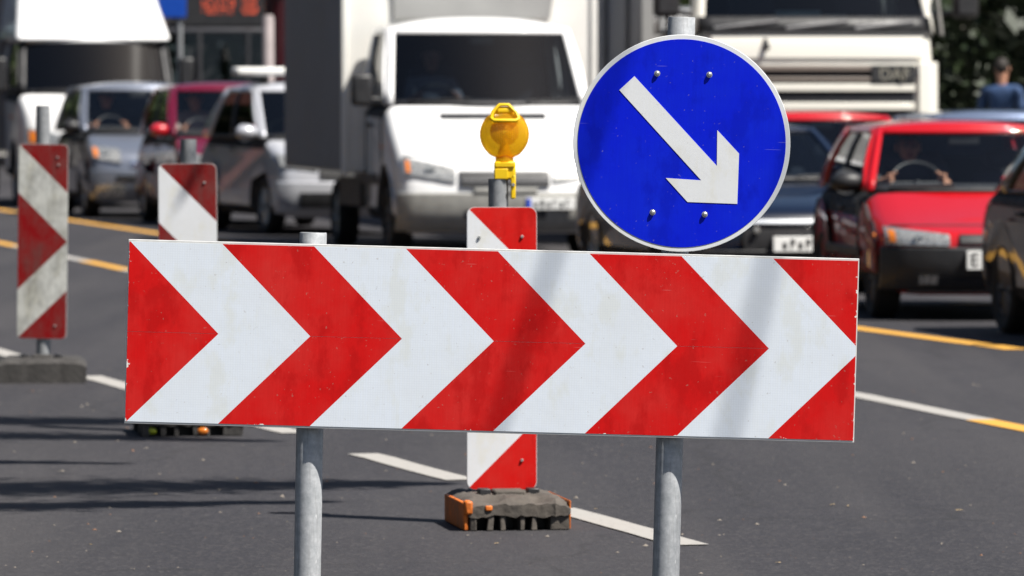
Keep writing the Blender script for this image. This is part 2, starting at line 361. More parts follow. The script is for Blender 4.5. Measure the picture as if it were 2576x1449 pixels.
M_pave = mat('paving_concrete', (0.26, 0.25, 0.235), 0.9, 0, 0.25, 3, bumpv=0.3); M_kerb = mat('kerb_stone', (0.33, 0.32, 0.30), 0.85, 0, 0.25, 5, bumpv=0.4)
pv = one(lambda b: b.add([road_pt(.15, -160, .13), road_pt(7, -160, .13), road_pt(7, 420, .13), road_pt(.15, 420, .13)], [(0, 1, 2, 3)]), 'pavement', M_pave, smooth=0); tag(pv, kind='structure')
kb = MB(); q = [road_pt(0, -160, -.1), road_pt(.15, -160, -.1), road_pt(.15, 420, -.1), road_pt(0, 420, -.1)]
kb.add(q + [(x, y, .134) for x, y, z in q], [(4, 5, 6, 7), (0, 1, 5, 4), (1, 2, 6, 5), (2, 3, 7, 6), (3, 0, 4, 7)]); kerb = kb.build('kerb', M_kerb, smooth=0, bev=.02); tag(kerb, kind='structure')
def stripe(name, p0, p1, w, m, z=0.004):
    p0, p1 = Vector(p0), Vector(p1); d = (p1 - p0).normalized(); k = Vector((d.y, -d.x, 0)) * w / 2
    sk = d * 0.0
    n = 6; b = MB(); vs = []
    for i in range(n + 1):
        p = p0.lerp(p1, i / n); j = random.uniform(-.006, .006)
        vs += [(p.x - k.x + j, p.y - k.y, z), (p.x + k.x + j, p.y + k.y, z)]
    b.add(vs, [(2 * i, 2 * i + 1, 2 * i + 3, 2 * i + 2) for i in range(n)])
    return b.build(name, m, road, smooth=0)
for a, b_ in (((-120, 850), (45, 899)), ((225, 947), (400, 996)), ((585, 1052), (742, 1091)), ((915, 1143), (1160, 1209)), ((1405, 1281), (1740, 1373)), ((2080, 1462), (2500, 1580))):
    stripe('edge_dash', G(*a), G(*b_), 0.13, M_white_line)
L2 = [G(0, 611), G(325, 681), G(2155, 994), G(2480, 1060), G(2700, 1106)]
def l2(t0, t1, m, nm):  # t measured as photo x along the lane line
    a = L2[0] if False else None
    def at(x): return G(x, 611 + (x) * (681 - 611) / 325) if x < 330 else G(x, 994 + (x - 2155) * (1060 - 994) / 325)
    return stripe(nm, at(t0), at(t1), 0.14, m)
l2(-400, -60, M_white_line, 'lane_line'); l2(-60, 42, M_yellow_line, 'yellow_lane_line'); l2(42, 215, M_white_line, 'lane_line'); l2(215, 318, M_yellow_line, 'yellow_lane_line')
stripe('lane_line', G(318, 679.5), G(2155, 994), 0.14, M_white_line); l2(2155, 2468, M_white_line, 'lane_line'); l2(2468, 2760, M_yellow_line, 'yellow_lane_line')
stripe('yellow_edge_line', G(-300, 483), G(400, 588), 0.16, M_yellow_line); stripe('yellow_edge_line', G(400, 588), G(2155, 826), 0.16, M_yellow_line); stripe('yellow_edge_line', G(2155, 826), G(2560, 880), 0.16, M_yellow_line)
stripe('yellow_turn_line', G(2405, 763), G(2700, 772), 0.35, M_yellow_line)

# loose grit on the closed lane
gb = MB()
for i in range(420):
    y = random.uniform(17.2, 27) if i % 4 else random.uniform(17.2, 34); x = random.uniform(-.1, .1) * y + random.uniform(-.1, .1)
    r = random.choice([.002, .003, .003, .004, .005, .008]) * random.uniform(.7, 1.3); a = random.uniform(0, 3.1)
    vs = []
    for k in range(5): t = a + k * 1.256; vs.append((x + r * math.cos(t) * random.uniform(.7, 1.3), y + r * math.sin(t) * random.uniform(.7, 1.3), 0.001))
    vs.append((x, y, r * random.uniform(.5, 1.1)))
    gb.add(vs, [(k, (k + 1) % 5, 5) for k in range(5)], random.choice([0, 0, 1]))
gr = gb.build('loose_grit', [mat('pale_grit', (0.20, 0.175, 0.15), 0.9, 0, .3, 40), mat('brown_grit', (0.16, 0.09, 0.06), 0.9, 0, .3, 40)], smooth=0)
tag(gr, 'loose pale grit scattered over the asphalt', 'grit', kind='stuff')
dl = MB()   # dry leaves
for i in range(12):
    y = random.uniform(17.3, 22); x = random.uniform(-.09, .09) * y; a = random.uniform(0, 6.28); r = random.uniform(.008, .017)
    pts = [(-1, 0, .1), (-.3, .35, .25), (.5, .25, .1), (1, 0, .3), (.4, -.3, .1), (-.4, -.35, .3)]
    dl.add([(x + r * (px_ * math.cos(a) - py_ * math.sin(a)), y + r * (px_ * math.sin(a) + py_ * math.cos(a)), .002 + r * pz_) for px_, py_, pz_ in pts], [(0, 1, 2, 3, 4, 5)])
dlo = dl.build('dry_leaf_litter', mat('dry_leaf', (0.30, 0.22, 0.12), 0.8, 0, .3, 30), smooth=0); tag(dlo, 'scattered small dry leaves on the asphalt', 'leaf litter', kind='stuff')

# ------------------------------------------------------------------ chevron barrier
BY = 15.3
bc = P(1236.5, 858, BY)                                    # board centre
TILT = R(1.53)
bar = empty('chevron_barrier', (bc.x, BY, 0), label='wide barrier board with red and white chevrons pointing right on two galvanised posts', cat='barrier')
def tilted(o, ang=TILT):     # the board leans clockwise about its centre
    o.rotation_euler = (0, ang, 0); return o
bz = bc.z
def sheet_pieces(parent, hw, hh, y, apexes, colours, mats, names):
    rect = [(-hw, -hh), (hw, -hh), (hw, hh), (-hw, hh)]
    for i in range(len(apexes) + 1):
        for up in (1, -1):
            poly = clip(rect, 0, up, -0.0004 if i % 2 == 0 else 0.0)
            # boundary k: x + |z| = apex
            if i > 0: poly = clip(poly, 1, up, -(apexes[i - 1]))
            if i < len(apexes) and poly: poly = clip(poly, -1, -up, apexes[i])
            if len(poly) >= 3:
                area = abs(sum(poly[j][0] * poly[(j + 1) % len(poly)][1] - poly[(j + 1) % len(poly)][0] * poly[j][1] for j in range(len(poly)))) / 2
                if area < 1e-4: continue
                c = colours[i % 2]
                one(lambda b: b.prism(poly, y - .0012, y), names[c], mats[c], parent, smooth=0)
HW, HH = 1.005, 0.2535
pl = MB(); pl.box(-HW, HW, -.003, 0, -HH, HH); plate = pl.build('board_plate', M_plate_back, bar, smooth=0, bev=.0012, loc=(0, 0, bz)); tilted(plate)
pf = MB()
for z0, z1 in ((-HH, -HH + .0025), (HH - .0025, HH)): pf.box(-HW, HW, 0, .022, z0, z1)
for x0, x1 in ((-HW, -HW + .0025), (HW - .0025, HW)): pf.box(x0, x1, 0, .022, -HH + .0025, HH - .0025)
flange = pf.build('folded_edge', M_plate_back, plate, smooth=0)
HWs, HHs = HW - .003, HH - .0062
sheet_pieces(plate, HWs, HHs, -.0033, [-HW + .2535 + .2525 * k for k in range(8)], (0, 1), (M_red, M_white), ('red_chevron_sheet', 'white_chevron_sheet'))
def post(name, parent, x, z0, z1, r, ang, pivot_z, y, m):
    b = MB(); b.lathe([(r - .003, z0), (r, z0), (r, z1 - .002), (r - .001, z1), (r - .004, z1), (r - .004, z0)], 40)
    o = b.build(name, m, parent, smooth=50); d = Vector((0, 0, 0)); Mx = Matrix.Rotation(ang, 4, 'Y')
    pv_ = Vector((x, y, pivot_z)); o.matrix_local = Matrix.Translation(pv_) @ Mx @ Matrix.Translation((0, 0, -pivot_z)); return o
PR = 0.0375
# post axis positions in barrier space (board local x = -.5 / +.495)
py_ = .030 + PR
lp = P(781, 858, BY).x - bc.x; rp = P(1693.5, 858, BY).x - bc.x
lpo = post('post', bar, lp, 0.0, bz + (858 - 586) / 915.0, PR, R(1.07), bz, py_, M_galv)
rpo = post('post', bar, rp, 0.0, bz + (858 - 42) / 915.0, PR, R(1.58), bz, py_, M_galv)
lpo['label'] = 'short left post ending just above the board'; rpo['label'] = 'tall right post carrying the round sign'
for x in (lp, rp):      # clamps behind the board
    for dz in (-.15, .15):
        b = MB(); b.lathe([(PR + .001, dz - .015), (PR + .006, dz - .015), (PR + .006, dz + .015), (PR + .001, dz + .015)], 24, closed=True); b.box(-.06, .06, -PR - .008, -PR - .002, dz - .015, dz + .015)
        o = b.build('clamp', M_galv2, bar, smooth=40); o.location = (x - dz * 0, py_, bz); tilted(o)
def rubber_foot(parent, x, y):
    b = MB(); b.box(-.2, .2, -.38, .38, 0.0, .10); return b.build('rubber_foot', M_drubber, parent, bev=.02, loc=(x, y, 0))
rubber_foot(bar, lp - bz * math.sin(R(1.07)), py_); rubber_foot(bar, rp - bz * math.sin(R(1.58)), py_)

# round keep-right sign clamped to the right post
dc = P(1715, 360.5, BY)
sg = empty('round_sign', (dc.x, BY, dc.z), label='round blue sign with white arrow pointing down to the right', cat='road sign')
sg.rotation_euler = (0, R(1.5), 0)
RD = .2985
b = MB(); b.lathe([(0, 0), (RD - .001, 0), (RD, .001), (RD, .016), (RD - .003, .016), (RD - .003, .004), (0, .004)], 96, 'y'); disc = b.build('sign_plate', M_arrow, sg, smooth=30)
b = MB(); b.lathe([(0, -.0012), (RD - .0125, -.0012), (RD - .0125, -.0002)], 96, 'y'); b.build('blue_face', M_blue, disc, smooth=30)
ap = [(428, 392), (340, 473), (818, 999), (611, 985), (738, 1125), (1028, 1136), (1038, 843), (911, 706), (909, 915)]
c_, s_ = math.cos(R(1.5)), math.sin(R(1.5))
ap = [((x - 704) / 633 * RD, -(y - 783) / 633 * RD) for x, y in ap]; ap = [(x * c_ - z * s_, x * s_ + z * c_) for x, z in ap]
b = MB(); b.prism(ap, -.0024, -.0013); b.build('white_arrow', M_arrow, disc, smooth=0)
for x, y in ((561, 376), (865, 383), (535, 1185), (839, 1197)):
    X, Z = (x - 704) / 633 * RD, -(y - 783) / 633 * RD; X, Z = X * c_ - Z * s_, X * s_ + Z * c_
    b = MB(); b.lathe([(0, -.009), (.0035, -.009), (.0062, -.007), (.0066, -.004), (.0066, -.0014), (.0085, -.0014), (.0085, -.0012)], 10, 'y', (X, 0, Z)); b.lathe([(0, -.0095), (.003, -.0095), (.003, -.0088)], 6, 'y', (X, 0, Z)); b.build('bolt', M_bolt, sg, smooth=30)
for dz in (.19, -.19):
    b = MB(); b.box(-.075, .075, .017, .025, dz - .015, dz + .015); b.lathe([(PR + .001, dz - .014), (PR + .006, dz - .014), (PR + .006, dz + .014), (PR + .001, dz + .014)], 24, 'z', (0, .030 + PR, 0), closed=True); b.build('clamp', M_galv2, sg, smooth=40)

# ------------------------------------------------------------------ delineator beacons
def rrect(w, h, r, n=6):
    pts = []
    for cx, cz, a0 in ((w - r, h - r, 0), (-w + r, h - r, 90), (-w + r, -h + r, 180), (w - r, -h + r, 270)):
        for k in range(n + 1): a = R(a0 + 90 * k / n); pts.append((cx + r * math.cos(a), cz + r * math.sin(a)))
    return pts
def beacon(loc, w, h, ztop, zpost, pr, label, mr, mw, yaw, bolts, post_dx=0.0, lean=0.0):
    t = empty('road_beacon', (loc[0], loc[1], 0), label=label, cat='beacon', group='red and white striped road beacons')
    pn = MB(); pn.prism(rrect(w / 2, h / 2, .028), 0, .003); panel = pn.build('panel', M_plate_back, t, smooth=30, loc=(0, -pr - .006, ztop - h / 2)); panel.rotation_euler = (0, lean, yaw)
    hw, hh = w / 2, h / 2; base = rrect(hw - .002, hh - .002, .027)
    for up in (1, -1):
        half = clip(base, 0, up, 0)
        # distance from the end of the panel: v = hh-|z| ; u = x+hw ; red: v<u ; white: u<v<u+.25w ; red beyond
        k = h / (4 * w)      # stripes scaled to the panel
        p1 = clip(half, k, up * 1.0, -(hh) + k * hw); p2 = clip(clip(half, -k, -up, hh - k * hw), k, up, -(hh - h * .25) + k * hw); p3 = clip(half, -k, -up, (hh - h * .25) - k * hw)
        for pp, m, nm in ((p1, mr, 'red_stripe'), (p2, mw, 'white_stripe'), (p3, mr, 'red_stripe')):
            if len(pp) > 2: one(lambda q: q.prism(pp, -.0013, -.0002), nm, m, panel, smooth=0)
    for bx_, bz_ in bolts:
        one(lambda q: q.lathe([(0, -.007), (.004, -.007), (.006, -.004), (.006, -.001)], 10, 'y', (bx_, 0, bz_)), 'bolt', M_bolt, panel)
    one(lambda q: q.lathe([(pr - .003, .02), (pr, .02), (pr, zpost), (pr - .003, zpost), (pr - .003, .02)], 32, 'z', (post_dx, 0, 0)), 'post', M_galv2, t, smooth=50)
    return t
def jitter(b, amp, keep0=True):
    b.v = [(x + random.uniform(-amp, amp), y + random.uniform(-amp, amp), z + (random.uniform(-amp, amp) if z > .004 else 0)) for x, y, z in b.v]
def beacon_foot(t, w, d, h, yaw, m, orange=True, y_off=0.0, feet=True):
    """worn recycled-rubber foot: slab with hollows on ribs"""
    f = empty('x') if False else None
    b = MB(); nx, ny = 22, 12
    def top(x, y):
        z = h
        for cx in (-w * .25, w * .22):
            r = math.hypot((x - cx) / .06, (y + d * .30) / .09)
            if r < 1: z -= .028 * (1 - r * r)
        e = max(abs(x) / (w / 2), 0) ** 10 * .018 + max(-y / (d / 2), 0) ** 10 * .022
        return z - e + random.uniform(-.004, .004)
    z0 = h * .44 if feet else 0.0
    T = [[None] * (nx + 1) for _ in range(ny + 1)]; vs = []; fs = []
    for j in range(ny + 1):
        for i in range(nx + 1):
            x = -w / 2 + w * i / nx; y = -d / 2 + d * j / ny
            vs.append((x + random.uniform(-.004, .004), y + random.uniform(-.004, .004), top(x, y)))
    n1 = (nx + 1) * (ny + 1)
    for j in range(ny): 
        for i in range(nx): fs.append((j * (nx + 1) + i, j * (nx + 1) + i + 1, (j + 1) * (nx + 1) + i + 1, (j + 1) * (nx + 1) + i))
    rim = [i for i in range(nx + 1)] + [j * (nx + 1) + nx for j in range(1, ny + 1)] + [ny * (nx + 1) + i for i in range(nx - 1, -1, -1)] + [j * (nx + 1) for j in range(ny - 1, 0, -1)]
    for i in rim:
        x, y, z = vs[i]; vs.append((x + random.uniform(-.004, .004), y, z0 + random.uniform(-.007, .006) * (1 if feet else 0)))
    m_ = len(rim)
    for k in range(m_): fs.append((rim[k], n1 + k, n1 + (k + 1) % m_, rim[(k + 1) % m_]))
    fs.append(tuple(n1 + k for k in range(m_)))
    b.add(vs, fs)
    foot = b.build('rubber_foot', m, t, smooth=40); foot.rotation_euler = (0, 0, yaw); foot.location = (0, y_off, 0)
    if feet:
        for x0, x1 in ((-.5, -.40), (-.30, -.25), (-.17, -.13), (.0, .06), (.13, .17), (.30, .5)):
            for y0, y1 in ((-d / 2 + .006, -d / 2 + .1), (d / 2 - .1, d / 2 - .006)):
                q = MB(); q.box(x0 * w + (.005 if x0 < -.4 else 0), x1 * w - (.005 if x1 > .4 else 0), y0, y1, 0.0, z0 + .02); jitter(q, .006); q.build('rib', m, foot, smooth=0, bev=.004)
        one(lambda q: q.box(-w * .46, w * .46, -d / 2 + .1, d / 2 - .1, .0, z0 + .01), 'core', M_black, foot, smooth=0)
    for dx in (-.085, .085): one(lambda q: q.box(dx - .02, dx + .02, -.03, .03, h - .012, h + .018), 'lug', M_black, foot, bev=.004)
    one(lambda q: q.box(-.055, .055, -.055, .055, h - .012, h + .014), 'socket', m, foot, bev=.008)
    if orange:
        one(lambda q: q.box(-w / 2 - .012, -w / 2 + .003, -d / 2 + .012, d / 2 - .012, .002, h - .016), 'orange_end', M_orange, foot, bev=.004)
        one(lambda q: q.box(-w / 2 - .010, -w / 2 + .018, -d / 2 - .004, -d / 2 + .05, h * .50, h - .008), 'orange_corner', M_orange, foot, bev=.008)
        one(lambda q: q.box(w / 2 - .003, w / 2 + .004, -d / 2 + .012, d / 2 - .012, .004, h - .01), 'orange_end', M_orange, foot, bev=.004)
        one(lambda q: q.box(-w / 2 + .06, -w / 2 + .085, -d / 2 - .006, -d / 2 + .03, h * .62, h * .78), 'orange_patch', M_orange, foot, bev=.004)
    return foot
# nearest beacon with the lamp
Y1 = 19.32; s1 = FPX / Y1; b1 = P(1262.5, 520, Y1)
be1 = beacon((b1.x, Y1), .2435, .982, b1.z, P(1255, 450, Y1).z, .0345, 'nearest striped road beacon behind the barrier, carrying a yellow lamp', M_bred, M_bwhite, 0, [(.070, .388), (-.078, .386), (.070, -.388)], post_dx=(1253.5 - 1262.5) / s1)
beacon_foot(be1, .355, .48, .112, R(9), M_rubber, True, y_off=-.11).location.x = .022; 
# lamp
lz = P(1269, 338, Y1)
lam = empty('warning_lamp', (lz.x, Y1, P(1262, 500, Y1).z), label='yellow warning lamp with round amber lens clipped on top of a beacon post', cat='lamp')
LZ = lz.z - lam.location.z; RL = .083
for sgn, nm in ((-1, 'front_lens'), (1, 'rear_lens')):
    pr_ = [(RL * math.sin(a), sgn * (.012 + .034 * math.cos(a) ** .8 if math.cos(a) > 0 else .012)) for a in [math.pi / 2 * k / 10 for k in range(11)]]
    one(lambda q: q.lathe(pr_, 40, 'y', (0, 0, LZ)), nm, M_amber, lam, smooth=40)
one(lambda q: q.lathe([(RL - .001, -.014), (RL + .003, -.014), (RL + .003, .014), (RL - .001, .014)], 40, 'y', (0, 0, LZ), closed=True), 'lens_ring', M_amber, lam, smooth=40)
one(lambda q: (q.lathe([(.004, .0), (.03, .012), (.05, .02)], 24, 'y', (0, -.01, LZ + .01)), q.tube([(0, 0, LZ - RL), (0, 0, LZ - .02)], [.03, .008], 16)), 'reflector', M_yellow, lam, smooth=40)
one(lambda q: q.tube([(-.046, -.042, LZ + .056), (-.040, -.036, LZ + .078), (-.016, -.030, LZ + .102), (.014, -.030, LZ + .102), (.040, -.036, LZ + .076), (.050, -.042, LZ + .056), (.040, -.050, LZ + .048), (-.036, -.050, LZ + .048), (-.046, -.042, LZ + .056)], [.0065] * 9, 10), 'handle', M_yellow, lam, smooth=60)
one(lambda q: q.box(-.03, .03, -.034, .012, LZ + RL - .012, LZ + RL + .012), 'handle_root', M_yellow, lam, bev=.008)
one(lambda q: q.lathe([(.0, LZ - RL - .022), (.029, LZ - RL - .022), (.032, LZ - RL - .008), (.030, LZ - RL + .012), (.02, LZ - RL + .014)], 24), 'neck', M_amber, lam, smooth=40)
px0 = (1253.5 - 1269) / s1
def pz(py): return P(1262, py, Y1).z - lam.location.z
one(lambda q: q.box(-.036, .039, -.030, .034, pz(452), pz(405)), 'housing', M_yellow, lam, bev=.008)
one(lambda q: (q.box(-.034, .012, -.036, -.030, pz(450), pz(424)), q.box(-.034, .036, -.036, -.030, pz(420), pz(408))), 'housing_rib', M_yellow, lam, bev=.002)
one(lambda q: q.box(.022, .039, -.03, .0, pz(500), pz(440)), 'clip_tongue', M_yellow, lam, bev=.004)
one(lambda q: q.box(px0 - .004, px0 + .004, -.0375, -.0335, pz(486), pz(456)), 'key_slot', M_black, be1, smooth=0) if False else None
one(lambda q: q.lathe([(0, -.036), (.006, -.036), (.006, -.03)], 10, 'y', (.031, 0, pz(464))), 'screw', M_bolt, lam)
# second beacon (mid distance) and dirty left beacon
Y2 = 24.6; b2 = P(474, 411, Y2); be2 = beacon((b2.x, Y2), .259, 1.03, b2.z, P(474, 350, Y2).z, .036, 'middle striped road beacon whose lower half is hidden behind the barrier', M_dred, M_bwhite, R(-2), [(.075, .43)], lean=R(-.3))
beacon_foot(be2, .46, .5, .11, R(8), M_drubber, False, y_off=-.08)
for dx, m, nm in ((-.145, mat('lime_reflector', (.30, .34, .015), .5), 'yellow_reflector'), (.08, M_indic, 'orange_reflector')):
    one(lambda q: q.ball((dx, -.08 - .256, .024), (.024, .010, .016)), nm, m, be2)
Y3 = 29.1; b3 = P(108, 362, Y3); be3 = beacon((b3.x, Y3), .262, 1.018, b3.z, P(108, 265, Y3).z, .037, 'grimy leftmost road beacon with dirty white stripes on a dark rubber foot', M_dred, M_dwhite, R(-4), [(.075, .44), (.08, .40), (.07, -.44)], lean=R(.8))
beacon_foot(be3, .45, .46, .125, R(6), M_drubber, False, y_off=-.1, feet=False)

# ------------------------------------------------------------------ vehicles
def chaikin(p, n=2):
    for _ in range(n):
        o = [p[0]]
        for i in range(len(p) - 1):
            a, b = p[i], p[i + 1]; o += [(a[0] * .75 + b[0] * .25, a[1] * .75 + b[1] * .25), (a[0] * .25 + b[0] * .75, a[1] * .25 + b[1] * .75)]
        o.append(p[-1]); p = o
    return p
def lerp(a, b, t): return a + (b - a) * t
class Veh:
    """a vehicle in its own space: front at y=0, rear at +y, image-right is +x"""
    def __init__(s, name, label, cat, X, Y, yaw, body, **k):
        d = dict(L=3.9, hw=.84, top=[(.10, .20), (.01, .32), (0, .5), (.04, .64), (.16, .70), (.95, .88)], zb=.90, rear=[(3.5, .92), (3.82, .86), (3.9, .56), (3.86, .3), (3.74, .2)],
                 wheels=(.72, 3.1), wr=.29, ra=.34, ww=.19, fil=.10, plan=.16, ga=(.95, 1.62), gc=(3.2, 3.62), zr=1.38, wb=.76, wt=.60, cw=.16, ct=.10, crown=.05, bpill=(.48,), glassm=None, roofm=None, seats=True, group='vehicles queuing in traffic', rim=None, steer=True, rearglass=True, deck=True, zs=.2, sidecol=None)
        d.update(k); s.__dict__.update(d); s.body = body
        s.root = empty(name, (X, Y, 0), R(yaw), label, cat, d['group']); s.yaw = R(yaw); s.X, s.Y = X, Y
        s.shell(); s.greenhouse(); s.wheelset()
    def world(s, x, y, z):
        c, sn = math.cos(s.yaw), math.sin(s.yaw); return Vector((s.X + x * c - y * sn, s.Y + x * sn + y * c, z))
    def planf(s, x, y): return s.plan * (abs(x) / s.hw) ** 2.5 * max(0, 1 - y / 1.3)
    def filf(s, ax):
        e = (ax - (s.hw - s.fil)) / s.fil
        return 0 if e <= 0 else s.fil * (1 - math.sqrt(max(0, 1 - min(e, 1) ** 2)))
    def shell(s):
        topl = chaikin(s.top, 2); rear = chaikin(s.rear, 2)
        s.front = [p for p in topl]
        out = topl + rear
        arch = []
        for yw in sorted(s.wheels, reverse=True):
            a0 = math.asin(max(-1, min(1, (s.zs - s.wr) / s.ra)))
            for k in range(13):
                a = a0 + (math.pi - 2 * a0) * k / 12; arch.append((yw + s.ra * math.cos(a), s.wr + s.ra * math.sin(a)))
        out = out + arch; n = len(out)
        # outward normals of the outline
        nor = []
        for i in range(n):
            a, b = out[i - 1], out[(i + 1) % n]; dy, dz = b[0] - a[0], b[1] - a[1]; l = math.hypot(dy, dz) or 1; nor.append((-dz / l, dy / l))
        ts = [-1, -.995, -.98, -.955, -.92, -.86, -.7, -.45, -.2, 0, .2, .45, .7, .86, .92, .955, .98, .995, 1]
        B = MB(); vs = []
        for t in ts:
            d = s.filf(abs(t) * s.hw)
            for (y, z), (ny, nz) in zip(out, nor):
                w = 1 - .05 * max(0, (.4 - z) / .25) ** 2 * (1 if s.zb < 1.6 else 0) - (.05 * (max(0, z - .62) / .32) ** 2 if s.zb < 1.2 else 0) - .05 * max(0, 1 - y / .7) ** 2 - .05 * max(0, 1 - (s.L - y) / .6) ** 2
                yy, zz = y - ny * d, z - nz * d; x = t * s.hw * w
                vs.append((x, yy + s.planf(x, y) - (s.plan * .6 * (abs(t)) ** 2.5 * max(0, 1 - (s.L - y) / .9)), zz))
        fs = []; mi = []
        for a in range(len(ts) - 1):
            for i in range(n):
                j = (i + 1) % n; ym = (out[i][0] + out[j][0]) / 2; zm = (out[i][1] + out[j][1]) / 2
                fs.append((a * n + i, a * n + j, (a + 1) * n + j, (a + 1) * n + i))
                dark = i >= len(topl) + len(rear) - 1 or (s.ga[0] + .03 < ym < s.gc[1] - .03 and zm > s.zb - .12)
                mi.append(1 if dark else 0)
        B.add(vs, fs); B.m = mi
        caps = [tuple(range(n)), tuple((len(ts) - 1) * n + i for i in range(n))]
        B.f += caps; B.m += [0, 0]
        me = bpy.data.meshes.new('body'); me.from_pydata(B.v, [], B.f); me.materials.append(s.body); me.materials.append(M_int)
        for p, m in zip(me.polygons, B.m): p.material_index = m
        bm = bmesh.new(); bm.from_mesh(me); bm.faces.ensure_lookup_table()
        bmesh.ops.triangulate(bm, faces=[f for f in bm.faces if len(f.verts) > 4]); bmesh.ops.recalc_face_normals(bm, faces=bm.faces); bm.to_mesh(me); bm.free()
        me.polygons.foreach_set('use_smooth', [True] * len(me.polygons)); me.set_sharp_from_angle(angle=R(38))
        s.bodyo = link('body', me, s.root)
    def fy(s, z):
        f = s.front
        for a, b in zip(f, f[1:]):
            if (a[1] - z) * (b[1] - z) <= 0 and a[1] != b[1]:
                return lerp(a[0], b[0], (z - a[1]) / (b[1] - a[1]))
        return f[-1][0] if z > f[-1][1] else f[0][0]
    def fpt(s, x, z, prot=0.0):
        y = s.fy(z); return (x, y + s.planf(x, y) + s.filf(abs(x)) - prot, z)
    def patch(s, name, m, x0, x1, lo, hi, prot=.012, th=.05, parent=None, nx=10, nz=4, mirror=False, bev=0, smooth=40):
        """panel lying on the front of the body; lo/hi: z at x0 and x1"""
        lo = lo if isinstance(lo, tuple) else (lo, lo); hi = hi if isinstance(hi, tuple) else (hi, hi); res = []
        for sg_ in ((1, -1) if mirror else (1,)):
            b = MB()
            def f(u, v, off):
                x = lerp(x0, x1, u); z = lerp(lerp(lo[0], lo[1], u), lerp(hi[0], hi[1], u), v); p = s.fpt(x, z, prot); return (p[0] * sg_, p[1] + off, p[2])
            b.grid(lambda u, v: f(u, v, 0), nx, nz); k = len(b.v); b.grid(lambda u, v: f(u, v, th), nx, nz)
            W = nx + 1; rim = list(range(W)) + [j * W + nx for j in range(1, nz + 1)] + [nz * W + i for i in range(nx - 1, -1, -1)] + [j * W for j in range(nz - 1, 0, -1)]
            for i in range(len(rim)): b.f.append((rim[i], rim[(i + 1) % len(rim)], rim[(i + 1) % len(rim)] + k, rim[i] + k)); b.m.append(0)
            res.append(b.build(name, m, parent or s.root, smooth=smooth, bev=bev))
        return res[0] if not mirror else res
    def lamp(s, x0, x1, lo, hi, indic=None, prot=.02):
        for r in s.patch('headlight', M_reflector, x0, x1, lo, hi, prot, .05, mirror=True):
            sg_ = 1 if r.data.vertices[0].co.x > 0 else -1
            lo_ = lo if isinstance(lo, tuple) else (lo, lo); hi_ = hi if isinstance(hi, tuple) else (hi, hi)
            xm = (x0 + x1) / 2; zm = (lo_[0] + lo_[1] + hi_[0] + hi_[1]) / 4; rr = min(abs(x1 - x0), (hi_[0] - lo_[0] + hi_[1] - lo_[1]) / 2) * .36
            p = s.fpt(xm, zm, prot + .004)
            one(lambda q: q.lathe([(0, 0), (rr * .5, -.012), (rr * .95, -.006), (rr, .006)], 16, 'y', (p[0] * sg_, p[1], p[2])), 'lamp_bulb', M_lens, r)
            if indic:
                a, b_ = indic
                q = MB()
                def f(u, v):
                    uu = lerp(a, b_, u); x = lerp(x0, x1, uu); z = lerp(lerp(lo_[0], lo_[1], uu), lerp(hi_[0], hi_[1], uu), lerp(.15, .85, v)); pp = s.fpt(x, z, prot + .008); return (pp[0] * sg_, pp[1], pp[2])
                q.grid(f, 4, 3); q.build('indicator', M_indic, r)
    def surf_f(s, u, v): 
        return (u * lerp(s.wb, s.wt, v), lerp(s.ga[0] + s.cw * u * u, s.ga[1] + s.ct * u * u, v) , lerp(s.zb, s.zr, v))
    def surf_r(s, u, v):
        return (u * lerp(s.wb, s.wt, v), lerp(s.gc[1] - .08 * u * u, s.gc[0] - .06 * u * u, v), lerp(s.zb, s.zr, v))
    def surf_s(s, sx, u, v):
        y0 = lerp(s.ga[0] + s.cw, s.gc[1] - .08, u); y1 = lerp(s.ga[1] + s.ct, s.gc[0] - .06, u)
        return (sx * (lerp(s.wb, s.wt, v) + .025 * math.sin(math.pi * v)), lerp(y0, y1, v), lerp(s.zb, s.zr, v))
    def strip(s, name, fn, m, u0, u1, v0, v1, nu=8, nv=4, solid=.025, parent=None):
        b = MB(); b.grid(lambda u, v: fn(lerp(u0, u1, u), lerp(v0, v1, v)), nu, nv); return b.build(name, m, parent or s.root, solid=solid)
    def greenhouse(s):
        G_ = s.glassm or M_glass; rm = s.roofm or s.body
        s.wsh = s.strip('windshield', s.surf_f, G_, -.925, .925, .05, .93, 14, 6, 0)
        s.strip('windshield_seal', s.surf_f, M_black, -.93, .93, -.01, .05, 14, 1, .02, s.wsh)
        s.strip('roof_header', s.surf_f, rm, -1, 1, .93, 1.0, 14, 1, .025)
        if s.rearglass: rg = s.strip('rear_window', s.surf_r, G_, -.9, .9, .08, .92, 10, 5, 0)
        else: s.strip('rear_wall', s.surf_r, M_int, -.9, .9, .08, .92, 10, 5, .02)
        for a in ((-1, 1, 0, .08), (-1, 1, .92, 1), (-1, -.9, .08, .92), (.9, 1, .08, .92)): s.strip('rear_frame', s.surf_r, s.body, *a, 8, 3, .025)
        pl = list(s.bpill)
        for sx in (-1, 1):
            fs = lambda u, v, sx=sx: s.surf_s(sx, u, v)
            b = MB(); b.grid(lambda u, v: s.surf_f(sx * lerp(.925, 1, u), v), 2, 6); b.grid(lambda u, v: fs(u * .05, v), 2, 6); b.build('front_pillar', s.sidecol or s.body, s.root, solid=.03)
            edges = [.05]
            for p in pl: edges += [p - .022, p + .022]
            edges += [.87]
            for i in range(0, len(edges), 2): s.strip('side_window', fs, G_, edges[i], edges[i + 1], .05, .92, 6, 4, 0)
            for p in pl: s.strip('side_pillar', fs, M_black, p - .022, p + .022, .05, .92, 2, 4, .03)
            s.strip('rear_pillar', fs, s.body, .87, 1, 0, 1, 3, 5, .03)
